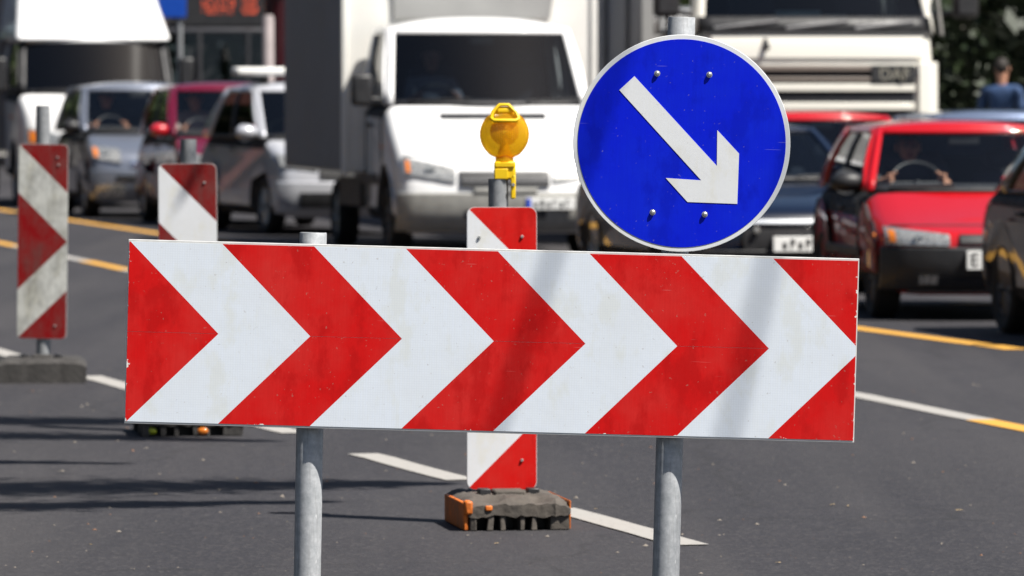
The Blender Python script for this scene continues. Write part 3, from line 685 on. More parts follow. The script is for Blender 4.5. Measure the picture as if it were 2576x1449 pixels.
            s.strip('window_rail', fs, s.body, .05, .87, .92, 1, 8, 2, .03); s.strip('window_sill', fs, M_black, .05, .87, 0, .05, 8, 1, .03)
        b = MB()
        def rf(u, a):
            uu = 2 * u - 1; y = lerp(s.ga[1] + s.ct * uu * uu, s.gc[0] - .06 * uu * uu, a)
            return (uu * s.wt, y, s.zr + s.crown * (1 - abs(uu) ** 2.6) * (1 - abs(2 * a - 1) ** 5) + .004)
        b.grid(rf, 16, 12); s.roof = b.build('roof', rm, s.root, solid=.02)
        # interior
        dz = s.zb - .08
        ydash = s.ga[0] + .3
        one(lambda q: q.box(-s.wb + .08, s.wb - .08, s.ga[0] + s.cw + .03, ydash + .18, dz, s.zb + .045), 'dashboard', M_int, s.root, bev=.03)
        if s.seats:
            ys = s.ga[1] + .32; top = min(s.zr - .14, s.zb + .52)
            for x in (-.36 * s.hw / .84, .36 * s.hw / .84):
                st = one(lambda q: q.box(x - .23, x + .23, ys, ys + .13, dz, top - .16), 'seat', M_seat, s.root, bev=.05)
                one(lambda q: q.box(x - .12, x + .12, ys + .01, ys + .10, top - .13, top), 'headrest', M_seat, st, bev=.04)
            if s.gc[0] - ys > 1.0: one(lambda q: q.box(-s.wb + .12, s.wb - .12, s.gc[0] - .35, s.gc[0] - .2, dz, s.zb + .22), 'rear_bench', M_seat, s.root, bev=.05)
        if s.steer:
            x = -.36 * s.hw / .84; y = s.ga[1] - .12; z = s.zb + .045; n = 22
            pts = [(x + .18 * math.cos(2 * math.pi * k / n), y + .10 * math.sin(2 * math.pi * k / n), z + .145 * math.sin(2 * math.pi * k / n)) for k in range(n + 1)]
            one(lambda q: (q.tube(pts, [.012] * (n + 1), 8), q.tube([(x - .17, y, z), (x + .17, y, z)], [.014, .014], 6), q.tube([(x, y, z), (x, y - .25, z - .2)], [.03, .03], 8)), 'steering_wheel', M_black, s.root)
            s.wheel_pos = (x, y, z)
        p = s.surf_f(0, .86); one(lambda q: q.box(-.11, .11, p[1] + .05, p[1] + .08, p[2] - .05, p[2] + .03), 'rear_view_mirror', M_black, s.root, bev=.01)
    def wiper(s, n=2):
        for k in range(n):
            u0 = lerp(-.8, .35, k / max(1, n - 1)) if n > 1 else -.3; pts = [Vector(s.surf_f(lerp(u0, u0 + .6, t), lerp(.03, .07, t))) + Vector((0, -.02, .01)) for t in (0, .5, 1)]
            one(lambda q: q.tube(pts, [.009] * 3, 6), 'wiper', M_black, s.root)
    def mirrors(s, m, size=(.10, .06, .075), y=None, z=None, out=.11):
        y = s.ga[0] + s.cw + .18 if y is None else y; z = s.zb + .06 if z is None else z
        for sx in (-1, 1):
            x = sx * (lerp(s.wb, s.wt, .15) + out)
            o = one(lambda q: q.ball((x, y, z), size, 14, 10), 'door_mirror', m, s.root, smooth=60)
            one(lambda q: q.tube([(sx * (s.wb - .03), y + .02, z - .05), (x, y + .01, z - size[2] * .7)], [.02, .018], 8), 'mirror_arm', M_black, o)
            one(lambda q: q.lathe([(0, 0), (size[0] * .75, 0), (size[0] * .75, .003)], 14, 'y', (x, y + size[1] * .86, z)), 'mirror_glass', M_chrome, o)
    def wheelset(s):
        key = (round(s.wr, 3), round(s.ww, 3))
        tm, rmh = wheel_mesh(*key)
        for yw in s.wheels:
            for sx in (-1, 1):
                e = bpy.data.objects.new('wheel', None); C.objects.link(e); e.parent = s.root; e.location = (sx * (s.hw - s.ww / 2 - .015), yw, s.wr); e.rotation_euler = (0, 0, 0 if sx > 0 else math.pi)
                link('tyre', tm, e); o = link('rim', rmh, e)
                if s.rim: o.data = o.data.copy(); o.data.materials[0] = s.rim
    def handles(s, ys):
        for y in ys:
            for sx in (-1, 1): one(lambda q: q.box(sx * s.hw * .97 - .012, sx * s.hw * .97 + .012, y, y + .16, s.zb - .14, s.zb - .11), 'door_handle', M_black, s.root, bev=.006)
    def nplate(s, x, z, w=.50, h=.11, prot=.05, marks=6, eu=True, txt=None):
        p = s.fpt(x, z, prot); o = one(lambda q: q.box(-w / 2, w / 2, -.004, .03, -h / 2, h / 2), 'number_plate', M_plate, s.root, bev=.004, loc=p)
        if eu: one(lambda q: q.box(-w / 2 + .004, -w / 2 + .045, -.0065, -.0045, -h / 2 + .006, h / 2 - .006), 'blue_band', M_eu, o, smooth=0)
        if txt: text_mesh('plate_character', txt, h * .95, M_ink, o, (-w / 2 + .05, -.006, 0), .001)
        else:
            for k in range(marks):
                x0 = -w / 2 + .07 + (w - .10) * k / marks; ww_ = (w - .1) / marks * .55
                one(lambda q: (q.box(x0, x0 + .012, -.0065, -.0045, -h * .32, h * .32), q.box(x0 + .012, x0 + ww_, -.0065, -.0045, random.choice([-.32, .2, -.05]) * h, random.choice([.32, .3]) * h)) if k % 2 else q.box(x0, x0 + ww_, -.0065, -.0045, -h * .32, h * .1), 'plate_character', M_ink, o, smooth=0)
        return o
WM = {}
def wheel_mesh(r, w):
    if (r, w) in WM: return WM[(r, w)]
    h = w / 2; k = r * .66
    b = MB(); b.lathe([(k, -h * .8), (r * .9, -h), (r * .985, -h * .78), (r, -h * .3), (r, h * .3), (r * .985, h * .78), (r * .9, h), (k, h * .8)], 36, 'x', closed=True); t = b.build('t', M_tyre); 
    b = MB(); b.lathe([(0, h * .45), (r * .12, h * .5), (r * .16, h * .35), (r * .5, h * .2), (k - .01, h * .1), (k, h * .75), (k + .006, h * .75), (k + .004, -h * .7)], 36, 'x')
    for a in range(10):
        t_ = 2 * math.pi * a / 10; b.tube([(h * .45, .12 * r * math.cos(t_), .12 * r * math.sin(t_)), (h * .55, k * .96 * math.cos(t_), k * .96 * math.sin(t_))], [.03, .022], 6)
    m = b.build('t', M_rim); WM[(r, w)] = (t.data, m.data)
    for o in (t, m): bpy.data.objects.remove(o)
    return WM[(r, w)]

P_red = paint('red_car_paint', (0.42, 0.003, 0.007)); P_dkblue = paint('dark_blue_paint', (0.003, 0.007, 0.020), 0.0, dirt=0.0); P_silver = paint('silver_blue_paint', (0.20, 0.22, 0.27), 0.5)
P_magenta = paint('magenta_paint', (0.12, 0.004, 0.022), 0.0); P_white = paint('white_paint', (0.78, 0.78, 0.78)); P_pearl = paint('silver_white_paint', (0.50, 0.51, 0.55), 0.25); P_cream = paint('cream_white_paint', (0.74, 0.72, 0.65), dirt=.1); P_black = paint('black_paint', (0.005, 0.006, 0.007), dirt=0.04); P_bluegrey = paint('blue_grey_paint', (0.16, 0.20, 0.30), 0.5)
M_shade_tarp = mat('shade_grey_tarpaulin', (0.25, 0.235, 0.23), 0.6, 0, 0.2, 2, bumpv=.2, bscale=4); M_boxwhite = mat('white_box_panel', (0.74, 0.73, 0.69), 0.45, 0, 0.06, 2); M_boxgrey = mat('grey_box_panel', (0.30, 0.30, 0.30), 0.5, 0, .1, 3)  # tarpaulin grey is kept dark to stand for shade on the box sides
YAW = 13.0
def front_center(px_left, Y, hw, yaw=YAW):
    """road position of the front centre when the body's left front edge shows at photo x px_left"""
    X = (px_left - CX) / (FPX / Y); c, sn = math.cos(R(yaw)), math.sin(R(yaw)); return X + hw * c, Y + hw * sn

# --- red hatchback on the right
X, Y = front_center(2222, 36.7, .79, 5)
v = Veh('parked_car' if False else 'hatchback_car', 'red hatchback with black bumper, its driver visible through the windshield', 'car', X, Y, 5, P_red, L=3.62, hw=.795, top=[(.13, .17), (.02, .26), (0, .42), (.02, .545), (.10, .60), (.55, .70), (.98, .835)], zb=.845, rear=[(3.3, .86), (3.56, .80), (3.62, .5), (3.58, .28), (3.46, .18)], wheels=(.66, 2.95), wr=.275, ra=.33, ww=.18, ga=(.98, 1.52), gc=(3.05, 3.45), zr=1.262, wb=.735, wt=.585, crown=.05, rim=M_steelrim, glassm=M_clear, fil=.17, plan=.24)
v.patch('bumper', M_black, -.765, .765, .20, .49, .035, .08, nx=28, nz=5, bev=.012); v.patch('bumper_intake', M_int, -.42, .42, .22, .29, .045, .02, nx=12)
v.lamp(.34, .735, (.50, .505), (.575, .625), (.86, .96), .035); v.patch('grille', M_black, -.27, .27, .515, .575, .03, .03); v.patch('badge', M_chrome, -.05, .05, .55, .59, .04, .02)
for r in v.patch('fog_light', M_reflector, .42, .54, .245, .30, .05, .03, mirror=True): pass
v.nplate(0.0, .405, .48, .125, .055, txt='E', eu=False); v.wiper(2); v.mirrors(M_black, (.12, .08, .07), out=.12); v.handles((1.95,)); v.patch('lower_lip', M_grey, -.6, .6, .185, .2, .05, .03)
for sx in (-1, 1): one(lambda q: q.box(sx * .79 - .012, sx * .79 + .012, 1.05, 2.6, .40, .46), 'side_moulding', M_black, v.root, bev=.005)
one(lambda q: q.ball((-.79, .42, .56), (.012, .03, .018)), 'side_repeater', M_indic, v.root)
for y_ in (1.12, 2.28):
    for sx in (-1, 1): one(lambda q: q.box(sx * .793 - .004, sx * .793 + .004, y_, y_ + .012, .30, .80), 'door_seam', M_ink, v.root, smooth=0)
v.patch('bonnet_seam', M_ink, -.70, .70, .628, .634, .006, .01, nx=16)
RED = v
# --- dark blue saloon behind the round sign
X, Y = front_center(1728, 41.4, .86, 11.5)
v = Veh('saloon_car', 'dark blue saloon with wide chrome grille bar, half hidden by the round sign', 'car', X, Y, 11.5, P_dkblue, L=4.3, hw=.86, top=[(.12, .17), (.01, .28), (0, .45), (.03, .60), (.18, .68), (1.1, .83)], zb=.85, rear=[(3.75, .88), (4.25, .84), (4.3, .52), (4.26, .28), (4.1, .18)], wheels=(.8, 3.4), wr=.30, ra=.36, ga=(1.1, 1.75), gc=(3.05, 3.7), zr=1.235, wb=.775, wt=.585, crown=.04)
v.patch('grille', M_black, -.42, .42, .34, .50, .02, .04, nx=16); v.patch('chrome_bar', mat('bright_trim', (.8, .82, .85), .25, .5, .05, 9), -.46, .46, .535, .570, .03, .03, nx=16, bev=.005); v.lamp(.50, .78, (.50, .52), (.585, .61), None, .02)
v.patch('bumper', M_black, -.84, .84, .18, .34, .03, .06, nx=24, bev=.01); v.nplate(.02, .385, .46, .115, .06, eu=False); v.mirrors(P_dkblue); v.wiper(2); v.handles((1.9, 2.8))
p = v.fpt(.16, .55, .05); one(lambda q: q.lathe([(0, -.012), (.05, -.008), (.052, .01)], 20, 'y', p), 'emblem', M_chrome, v.root)
for x in (-.33, .20): p = v.fpt(x, .49, .05); one(lambda q: q.lathe([(0, -.012), (.024, -.008), (.028, .01)], 14, 'y', p), 'round_lamp', M_reflector, v.root)
# --- red car standing in front of the lorry
X, Y = front_center(1945, 49.3, .83, 11)
v = Veh('hatchback_car', 'red car of which only roof and windshield show in front of the white lorry', 'car', X, Y, 11, P_red, L=3.9, zr=1.30, wb=.77, wt=.66, crown=.045, zb=.86, ga=(.98, 1.6))
v.lamp(.45, .76, .56, .66, (.85, .96)); v.patch('bumper', M_black, -.80, .80, .22, .50, .03, .06, nx=20, bev=.01); v.patch('grille', M_black, -.35, .35, .56, .63, .02, .03); v.mirrors(P_red); v.wiper(2); v.nplate(0, .42)
# --- blue-grey car behind the red hatchback
X, Y = front_center(2405, 44.6, .86, 8)
v = Veh('hatchback_car', 'blue grey car whose roof shows above the red hatchback', 'car', X, Y, 8, P_bluegrey, L=4.1, hw=.86, zr=1.315, wb=.79, wt=.66, crown=.05, rear=[(3.7, .92), (4.02, .86), (4.1, .56), (4.06, .3), (3.94, .2)], wheels=(.75, 3.3), gc=(3.3, 3.8))
v.lamp(.48, .78, .56, .66); v.patch('bumper', P_bluegrey, -.82, .82, .22, .50, .03, .06, nx=20, bev=.01); v.mirrors(P_bluegrey); v.wiper(2); v.nplate(0, .42)
# --- black car cut by the right edge
X, Y = front_center(2868, 31.6, .86, 9)
v = Veh('hatchback_car', 'black car cut off by the right edge, yellow line mirrored in its side', 'car', X, Y, 9, P_black, L=4.1, hw=.86, zr=1.30, wb=.79, wt=.62, crown=.045, zb=.88, rear=[(3.7, .90), (4.02, .84), (4.1, .5), (4.06, .3), (3.94, .2)], wheels=(.75, 3.3), gc=(3.1, 3.75), rim=M_steelrim, glassm=M_dglass)
v.lamp(.48, .78, .54, .64); v.patch('bumper', P_black, -.82, .82, .22, .48, .03, .06, nx=20, bev=.01); v.mirrors(P_black); v.wiper(2); v.handles((1.9, 2.8)); v.nplate(0, .4)

# --- white box van
X, Y = front_center(1010, 51.2, .97, 10)
VTOP = [(.16, .22), (.03, .32), (0, .46), (.0, .62), (.05, .78), (.16, .92), (.42, 1.14), (.80, 1.40)]
v = Veh('box_van', 'white box van with dark windshield and tarpaulin side toned dark for shade behind the amber lamp', 'van', X, Y, 10, P_white, L=2.4, hw=1.0, top=VTOP, zb=1.41, rear=[(2.3, 1.42), (2.4, 1.40), (2.4, .4), (2.34, .32)], wheels=(.82,), wr=.33, ra=.41, ww=.21, fil=.12, plan=.16, ga=(.78, 1.35), gc=(2.38, 2.39), zr=2.13, wb=.965, wt=.865, cw=.22, ct=.16, crown=.10, bpill=(.62,), glassm=M_glass, rearglass=False, zs=.32, rim=M_steelrim)
v.patch('bumper', M_silverp, -.98, .98, .24, .60, .035, .09, nx=26, nz=6, bev=.012); v.patch('bumper_intake', M_int, -.38, .38, .36, .44, .045, .03, nx=14, bev=.005); v.patch('grille', M_black, -.42, .42, .66, .80, .03, .05, nx=14)
v.patch('grille_slat', M_grey, -.40, .40, .71, .725, .04, .02, nx=12); v.lamp(.46, .92, (.70, .77), (.83, .93), (.88, .96), .025); v.patch('bonnet_vent', M_black, -.50, .50, 1.285, 1.335, .022, .04, nx=12)
v.nplate(.42, .50, .46, .11, .06); v.patch('bumper_step', M_silverp, -.30, .30, .60, .645, .05, .05, nx=12, bev=.01); v.wiper(2)
p = v.fpt(0, .80, .02); one(lambda q: q.lathe([(.05, -.02), (.06, -.02), (.06, .01), (.05, .01)], 20, 'y', p, closed=True), 'emblem', M_chrome, v.root)
for sx in (-1, 1):
    x = sx * 1.18; o = one(lambda q: q.box(x - .10, x + .10, 1.02, 1.12, 1.40, 1.70), 'door_mirror', M_black, v.root, bev=.035); one(lambda q: q.tube([(sx * .86, 1.1, 1.45), (x, 1.08, 1.48)], [.02, .02], 8), 'mirror_arm', M_black, o); one(lambda q: q.box(x - .085, x + .085, 1.121, 1.124, 1.43, 1.67), 'mirror_glass', M_chrome, o)
    one(lambda q: q.ball((sx * 1.005, 1.0, 1.02), (.012, .035, .02)), 'side_repeater', M_indic, v.root)
    one(lambda q: q.box(sx * 1.0 - .012, sx * 1.0 + .012, 1.75, 1.90, 1.20, 1.24), 'door_handle', M_black, v.root, bev=.005)
BX0, BX1, BYF, BYR, BZ0, BZ1 = -1.14, 1.30, 2.46, 6.75, .76, 3.05
cb = one(lambda q: q.box(BX0, BX1, BYF, BYR, BZ0, BZ1), 'cargo_box', M_boxwhite, v.root, bev=.02)
one(lambda q: q.box(BX0 - .012, BX0 - .002, BYF + .06, BYR - .05, BZ0 + .02, BZ1 - .05), 'shade_toned_tarpaulin', M_shade_tarp, cb, smooth=0); one(lambda q: q.box(BX1 + .002, BX1 + .012, BYF + .06, BYR - .05, BZ0 + .02, BZ1 - .05), 'shade_toned_tarpaulin', M_shade_tarp, cb, smooth=0)  # side sheets coloured dark like a box side in shade
for x in (BX0, BX1): one(lambda q: q.box(x - .03, x + .03, BYF - .03, BYF + .05, BZ0 - .02, BZ1), 'corner_profile', M_boxwhite, cb, bev=.008)
one(lambda q: q.add([(-.66, BYF - .04, 2.24), (.86, BYF - .04, 2.24), (.98, BYF - .04, 3.0), (-.70, BYF - .04, 3.0), (-.66, BYF - .003, 2.24), (.86, BYF - .003, 2.24), (.98, BYF - .003, 3.0), (-.70, BYF - .003, 3.0)], [(0, 1, 2, 3), (4, 5, 6, 7), (0, 1, 5, 4), (1, 2, 6, 5), (2, 3, 7, 6), (3, 0, 4, 7)]), 'front_panel', mat('mid_grey_panel', (.28, .28, .275), .5, 0, .1, 3), cb, smooth=0)
one(lambda q: q.box(-.42, .42, 2.2, BYR, .45, .74), 'chassis', M_black, v.root, bev=.02)
tm, rm_ = wheel_mesh(.33, .21)
for sx in (-1, 1):
    e = bpy.data.objects.new('wheel', None); C.objects.link(e); e.parent = v.root; e.location = (sx * .84, 4.5, .33); e.rotation_euler = (0, 0, 0 if sx > 0 else math.pi); link('tyre', tm, e); link('rim', rm_, e)
    one(lambda q: q.box(sx * .95 - .02, sx * .95 + .02, 2.6, 4.0, .42, .70), 'side_guard', M_black, v.root, bev=.01)
for y_ in (1.06, 2.02):
    for sx in (-1, 1): one(lambda q: q.box(sx * 1.0 - .005, sx * 1.0 + .005, y_, y_ + .014, .45, 1.36), 'door_seam', M_ink, v.root, smooth=0)
for sx in (-1, 1): one(lambda q: q.box(sx * 1.0 - .014, sx * 1.0 + .014, 1.30, 2.30, .66, .76), 'side_moulding', M_black, v.root, bev=.006)
v.patch('bonnet_seam', M_ink, -.90, .90, .938, .946, .010, .01, nx=18)
VAN = v

# --- white lorry
X, Y = front_center(1752, 54.9, 1.24, 10)
v = Veh('lorry', 'big cream white lorry with slatted grille and grey trailer', 'lorry', X, Y, 10, P_cream, L=2.3, hw=1.26, top=[(.12, .35), (.02, .50), (0, .8), (0, 1.5), (.02, 2.0), (.06, 2.12)], zb=2.12, rear=[(2.25, 2.12), (2.3, 2.08), (2.3, .9), (2.2, .8)], wheels=(1.35,), wr=.50, ra=.62, ww=.32, fil=.14, plan=.10, ga=(.06, .32), gc=(2.25, 2.28), zr=3.05, wb=1.215, wt=1.12, cw=.16, ct=.14, crown=.2, bpill=(.7,), rearglass=False, zs=.5, steer=True, cat=None) if False else Veh('lorry', 'big cream white lorry with slatted grille and grey trailer', 'lorry', X, Y, 10, P_cream, L=2.3, hw=1.26, top=[(.12, .35), (.02, .50), (0, .8), (0, 1.5), (.02, 2.0), (.06, 2.12)], zb=2.12, rear=[(2.25, 2.12), (2.3, 2.08), (2.3, .9), (2.2, .8)], wheels=(1.35,), wr=.50, ra=.62, ww=.32, fil=.14, plan=.10, ga=(.06, .32), gc=(2.25, 2.28), zr=3.05, wb=1.215, wt=1.12, cw=.16, ct=.14, crown=.2, bpill=(.7,), rearglass=False, zs=.5)
v.patch('front_hatch', P_cream, -1.08, 1.08, 1.86, 2.10, .022, .04, nx=20, bev=.01)
v.patch('grille_back', M_int, -.98, .98, .95, 1.80, .006, .02, nx=16)
for z0, z1, m in ((1.74, 1.795, mat('beige_trim', (.17, .14, .12), .5)), (1.645, 1.68, mat('beige_trim', (.17, .14, .12), .5)), (1.54, 1.615, P_cream), (1.355, 1.43, P_cream), (1.17, 1.255, P_cream), (1.0, 1.09, P_cream)): v.patch('grille_slat', m, -.98, .98, z0, z1, .035, .05, nx=16, bev=.008)
v.patch('name_panel', M_black, .53, .98, 1.635, 1.80, .05, .03, nx=8)
p = v.fpt(.76, 1.705, .056); text_mesh('letters', 'DAF', .17, M_chrome, v.root, (p[0], p[1] - .002, p[2]), .004)
v.patch('corner_fairing', P_cream, 1.02, 1.26, .75, 1.83, .05, .06, nx=8, nz=8, mirror=True, bev=.01); v.patch('bumper', P_cream, -1.25, 1.25, .36, .78, .05, .1, nx=26, nz=6, bev=.015); v.lamp(.78, 1.15, .55, .72, (.8, .98), .07); v.patch('step_panel', M_black, -.5, .5, .80, .92, .03, .04, nx=10)
v.patch('scuttle', M_black, -1.16, 1.16, 2.105, 2.14, .04, .1, nx=20); v.strip('windshield_base', lambda u, w: tuple(Vector(v.surf_f(u, w)) + Vector((0, -.02, 0))), M_black, -.98, .98, 0, .17, 16, 2, .02)
for k in range(3):
    u0 = -.85 + .58 * k; pts = [Vector(v.surf_f(lerp(u0, u0 + .52, t), lerp(.02, .10, t))) + Vector((0, -.03, .02)) for t in (0, .5, 1)]; one(lambda q: q.tube(pts, [.02, .022, .015], 6), 'wiper', M_grey, v.root)
for sx in (-1, 1):
    x = sx * 1.52; o = one(lambda q: q.box(x - .13, x + .13, .05, .20, 2.27, 2.85), 'door_mirror', M_black, v.root, bev=.05); one(lambda q: (q.tube([(sx * 1.15, .3, 2.85), (x, .14, 2.80)], [.025, .025], 8), q.tube([(sx * 1.2, .3, 2.3), (x, .14, 2.34)], [.025, .025], 8)), 'mirror_arm', M_black, o)
    one(lambda q: q.tube([(sx * 1.27, .1, 2.1), (sx * 1.17, .16, 3.0)], [.022, .022], 8), 'grab_rail', M_silverp, v.root)
one(lambda q: (q.box(-.35, .1, .36, .5, 2.18, 2.34), q.box(.14, .36, .36, .5, 2.18, 2.30)), 'added_pale_blocks', mat('pale_green_block', (.6, .7, .62), .7, 0, .2, 9), v.root, bev=.01)  # made-up pale blocks standing in for the bright patch behind the windshield
tr = one(lambda q: q.box(-1.26, 1.26, 2.75, 13.5, 1.05, 3.75), 'trailer_box', M_boxgrey, v.root, bev=.03)
for k in range(9): one(lambda q: q.box(-1.30, -1.262, 3.3 + 1.2 * k, 3.38 + 1.2 * k, 1.08, 3.7), 'trailer_rib', M_grey, tr, bev=.008)
one(lambda q: q.box(-.45, .45, 2.0, 13.2, .62, 1.04), 'chassis', M_black, v.root, bev=.03)
tm, rm_ = wheel_mesh(.5, .32)
for y in (4.2, 10.5, 11.8):
    for sx in (-1, 1): e = bpy.data.objects.new('wheel', None); C.objects.link(e); e.parent = v.root; e.location = (sx * 1.08, y, .5); e.rotation_euler = (0, 0, 0 if sx > 0 else math.pi); link('tyre', tm, e); link('rim', rm_, e)
DAF = v

# --- white car with roof light bar behind the box van
MPV = dict(L=4.1, hw=.85, top=[(.10, .20), (.01, .34), (0, .55), (.05, .76), (.2, .86), (.85, 1.02)], zb=1.04, rear=[(3.75, 1.05), (4.02, .98), (4.1, .6), (4.06, .32), (3.94, .2)], wheels=(.78, 3.3), wr=.31, ra=.37, ga=(.85, 1.7), gc=(3.35, 3.85), zr=1.58, wb=.79, wt=.64, crown=.06)
X, Y = front_center(706, 59.3, .85, 18)
v = Veh('estate_car', 'white car with a white bar on its roof, partly hidden by the box van', 'car', X, Y, 18, P_pearl, **{**MPV, 'L': 3.75, 'rear': [(3.4, 1.05), (3.67, .98), (3.75, .6), (3.71, .32), (3.6, .2)], 'wheels': (.78, 3.0), 'gc': (3.0, 3.5)}, glassm=M_dglass)
v.lamp(.42, .80, (.70, .74), (.80, .88)); v.patch('bumper', P_pearl, -.84, .84, .24, .58, .03, .06, nx=20, bev=.012); v.patch('grille', M_black, -.40, .40, .60, .72, .02, .03); v.patch('lower_intake', M_black, -.62, .62, .30, .46, .045, .03, nx=14); v.mirrors(P_pearl, (.13, .09, .085), out=.13); v.wiper(2); v.handles((2.0, 2.9)); v.nplate(0, .5)
rb = one(lambda q: q.box(-.80, .70, 1.95, 2.2, 1.72, 1.81), 'roof_light_bar', mat('white_plastic', (.8, .8, .77), .4, 0, .05, 20), v.root, bev=.03)
for sx in (-.45, .45): one(lambda q: q.box(sx - .03, sx + .03, 2.0, 2.15, 1.60, 1.73), 'bar_foot', M_black, rb, bev=.008)
one(lambda q: q.box(-.225, -.215, 1.946, 2.204, 1.718, 1.813), 'bar_joint', M_grey, rb, smooth=0)
WCAR = v
# --- magenta car
X, Y = front_center(452, 63.3, .84, 12)
M2 = dict(MPV); M2.update(hw=.84, L=3.9, rear=[(3.55, 1.05), (3.82, .98), (3.9, .6), (3.86, .32), (3.74, .2)], wheels=(.75, 3.12), gc=(3.15, 3.65), zr=1.59, wt=.66)
v = Veh('estate_car', 'purple red car between the silver car and the white car', 'car', X, Y, 12, P_magenta, **M2, glassm=M_clear)
v.lamp(.45, .78, (.70, .74), (.80, .88)); v.patch('bumper', P_magenta, -.82, .82, .24, .55, .03, .06, nx=20, bev=.012); v.patch('grille', M_black, -.36, .36, .60, .72, .02, .03); v.mirrors(mat('red_mirror_shell', (.5, .012, .02), .3, 0, .05, 20, coat=1), (.12, .08, .08), out=.12); v.wiper(2); v.handles((1.9, 2.7)); v.nplate(0, .45)
MAG = v
# --- silver car
X, Y = front_center(226, 67.8, .83, 12)
M3 = dict(M2); M3.update(hw=.83, zr=1.60, zb=1.06)
v = Veh('estate_car', 'silver blue car in front of the tall white van, its rear window shining through', 'car', X, Y, 12, P_silver, **M3, glassm=M_clear)
v.lamp(.44, .77, (.68, .74), (.86, .90), (.8, .95), .025); v.patch('bumper', P_silver, -.81, .81, .24, .60, .03, .06, nx=20, bev=.012); v.patch('grille', M_black, -.5, .5, .47, .53, .045, .03, nx=12); v.patch('grille', M_chrome, -.32, .32, .64, .70, .02, .03); v.mirrors(M_black, (.12, .08, .08), out=.12); v.wiper(2); v.handles((1.9, 2.7)); v.nplate(0, .40)
for r in v.patch('fog_light', M_reflector, .40, .74, .27, .42, .05, .03, mirror=True): pass
SIL = v
# --- tall white van on the left
X, Y = front_center(58, 74.0, 1.06, 12)
v = Veh('delivery_van', 'tall white delivery van with black windshield and roof fairing behind the silver car', 'van', X, Y, 12, P_white, L=2.4, hw=1.07, top=[(.16, .26), (.03, .4), (0, .6), (.02, .95), (.10, 1.25), (.25, 1.42), (.45, 1.52)], zb=1.54, rear=[(2.3, 1.56), (2.4, 1.5), (2.4, .5), (2.3, .4)], wheels=(.95,), wr=.36, ra=.44, ww=.22, fil=.12, ga=(.42, .85), gc=(2.36, 2.39), zr=2.27, wb=1.03, wt=.97, cw=.18, ct=.14, crown=.06, bpill=(.62,), rearglass=False, zs=.4, glassm=M_dglass, roofm=P_white, sidecol=M_black)
v.lamp(.55, .98, (.80, .86), (.98, 1.08), (.7, .95)); v.patch('bumper', M_silverp, -1.04, 1.04, .28, .66, .03, .08, nx=22, bev=.012); v.patch('grille', M_black, -.48, .48, .72, .92, .02, .04, nx=12); v.wiper(2)
for sx in (-1, 1):
    x = sx * 1.27; o = one(lambda q: q.box(x - .10, x + .10, .80, .92, 1.55, 2.02), 'door_mirror', M_black, v.root, bev=.04); one(lambda q: q.tube([(sx * .98, .9, 1.6), (x, .88, 1.62)], [.02, .02], 8), 'mirror_arm', M_black, o)
    one(lambda q: q.ball((sx * 1.075, 1.2, 1.22), (.014, .05, .035)), 'side_repeater', M_indic, v.root)
fr = MB(); z0, z1 = 2.24, 3.15
fr.add([(-1.06, .80, z0), (1.06, .80, z0), (1.09, 2.42, z0), (-1.09, 2.42, z0), (-.86, 1.75, z1), (.86, 1.75, z1), (.98, 2.42, z1 + .1), (-.98, 2.42, z1 + .1)], [(0, 1, 5, 4), (1, 2, 6, 5), (2, 3, 7, 6), (3, 0, 4, 7), (4, 5, 6, 7), (3, 2, 1, 0)])
fr.build('roof_fairing', P_white, v.root, bev=.06, smooth=30)
cb = one(lambda q: q.box(-1.12, 1.12, 2.45, 6.2, .75, 3.2), 'cargo_box', M_shade_tarp, v.root, bev=.03)  # whole box coloured dark to carry the shade on its left side
for k in range(4): one(lambda q: q.box(-1.15, -1.122, 2.9 + .9 * k, 2.96 + .9 * k, .8, 3.15), 'box_rib', M_grey, cb, bev=.006)
one(lambda q: q.box(-.42, .42, 2.2, 6.1, .45, .74), 'chassis', M_black, v.root, bev=.02)
tm, rm_ = wheel_mesh(.36, .22)
for sx in (-1, 1): e = bpy.data.objects.new('wheel', None); C.objects.link(e); e.parent = v.root; e.location = (sx * .95, 4.9, .36); e.rotation_euler = (0, 0, 0 if sx > 0 else math.pi); link('tyre', tm, e); link('rim', rm_, e)
TALL = v
# --- bus with lit destination sign
s_ = FPX / 92.0
P_bus = paint('dark_bus_paint', (0.05, 0.05, 0.055)); P_busred = paint('dark_red_paint', (.05, .005, .01))
X = (565 - CX) / s_
v = Veh('city_bus', 'dark city bus with lit orange destination sign far behind the cars', 'bus', X, 92.0, 6, P_bus, L=11.5, hw=1.25, top=[(.1, .3), (.01, .4), (0, .9), (0, 1.2), (.02, 1.34)], zb=1.36, rear=[(11.4, 1.36), (11.5, 1.3), (11.5, .5), (11.4, .35)], wheels=(2.6, 8.6), wr=.48, ra=.58, ww=.3, fil=.1, plan=.12, ga=(.02, .10), gc=(11.4, 11.48), zr=2.62, wb=1.23, wt=1.2, cw=.12, ct=.12, crown=.05, bpill=(.1, .22, .34, .46, .58, .7, .8), zs=.35, seats=True, glassm=M_glass)
hd = one(lambda q: q.box(-1.2, 1.2, .16, 11.4, 2.64, 3.35), 'roof_box', P_bus, v.root, bev=.06)
lp_ = one(lambda q: q.box(-.85, .85, .13, .18, 2.66, 3.28), 'destination_sign', M_black, v.root, bev=.01)
led = emit('orange_leds', (1.0, .13, .05), 0.9)
q = MB()      # lettering too blurred to read: clusters of lit dots
for x0, x1 in ((-.36, -.24), (-.21, -.10), (-.07, .06), (.10, .17), (.30, .40), (.43, .56)):
    for i in range(int((x1 - x0) / .028) + 1):
        for j in range(8):
            if random.random() < .62: q.box(x0 + i * .028, x0 + i * .028 + .016, .122, .128, 2.86 + j * .042, 2.86 + j * .042 + .024)
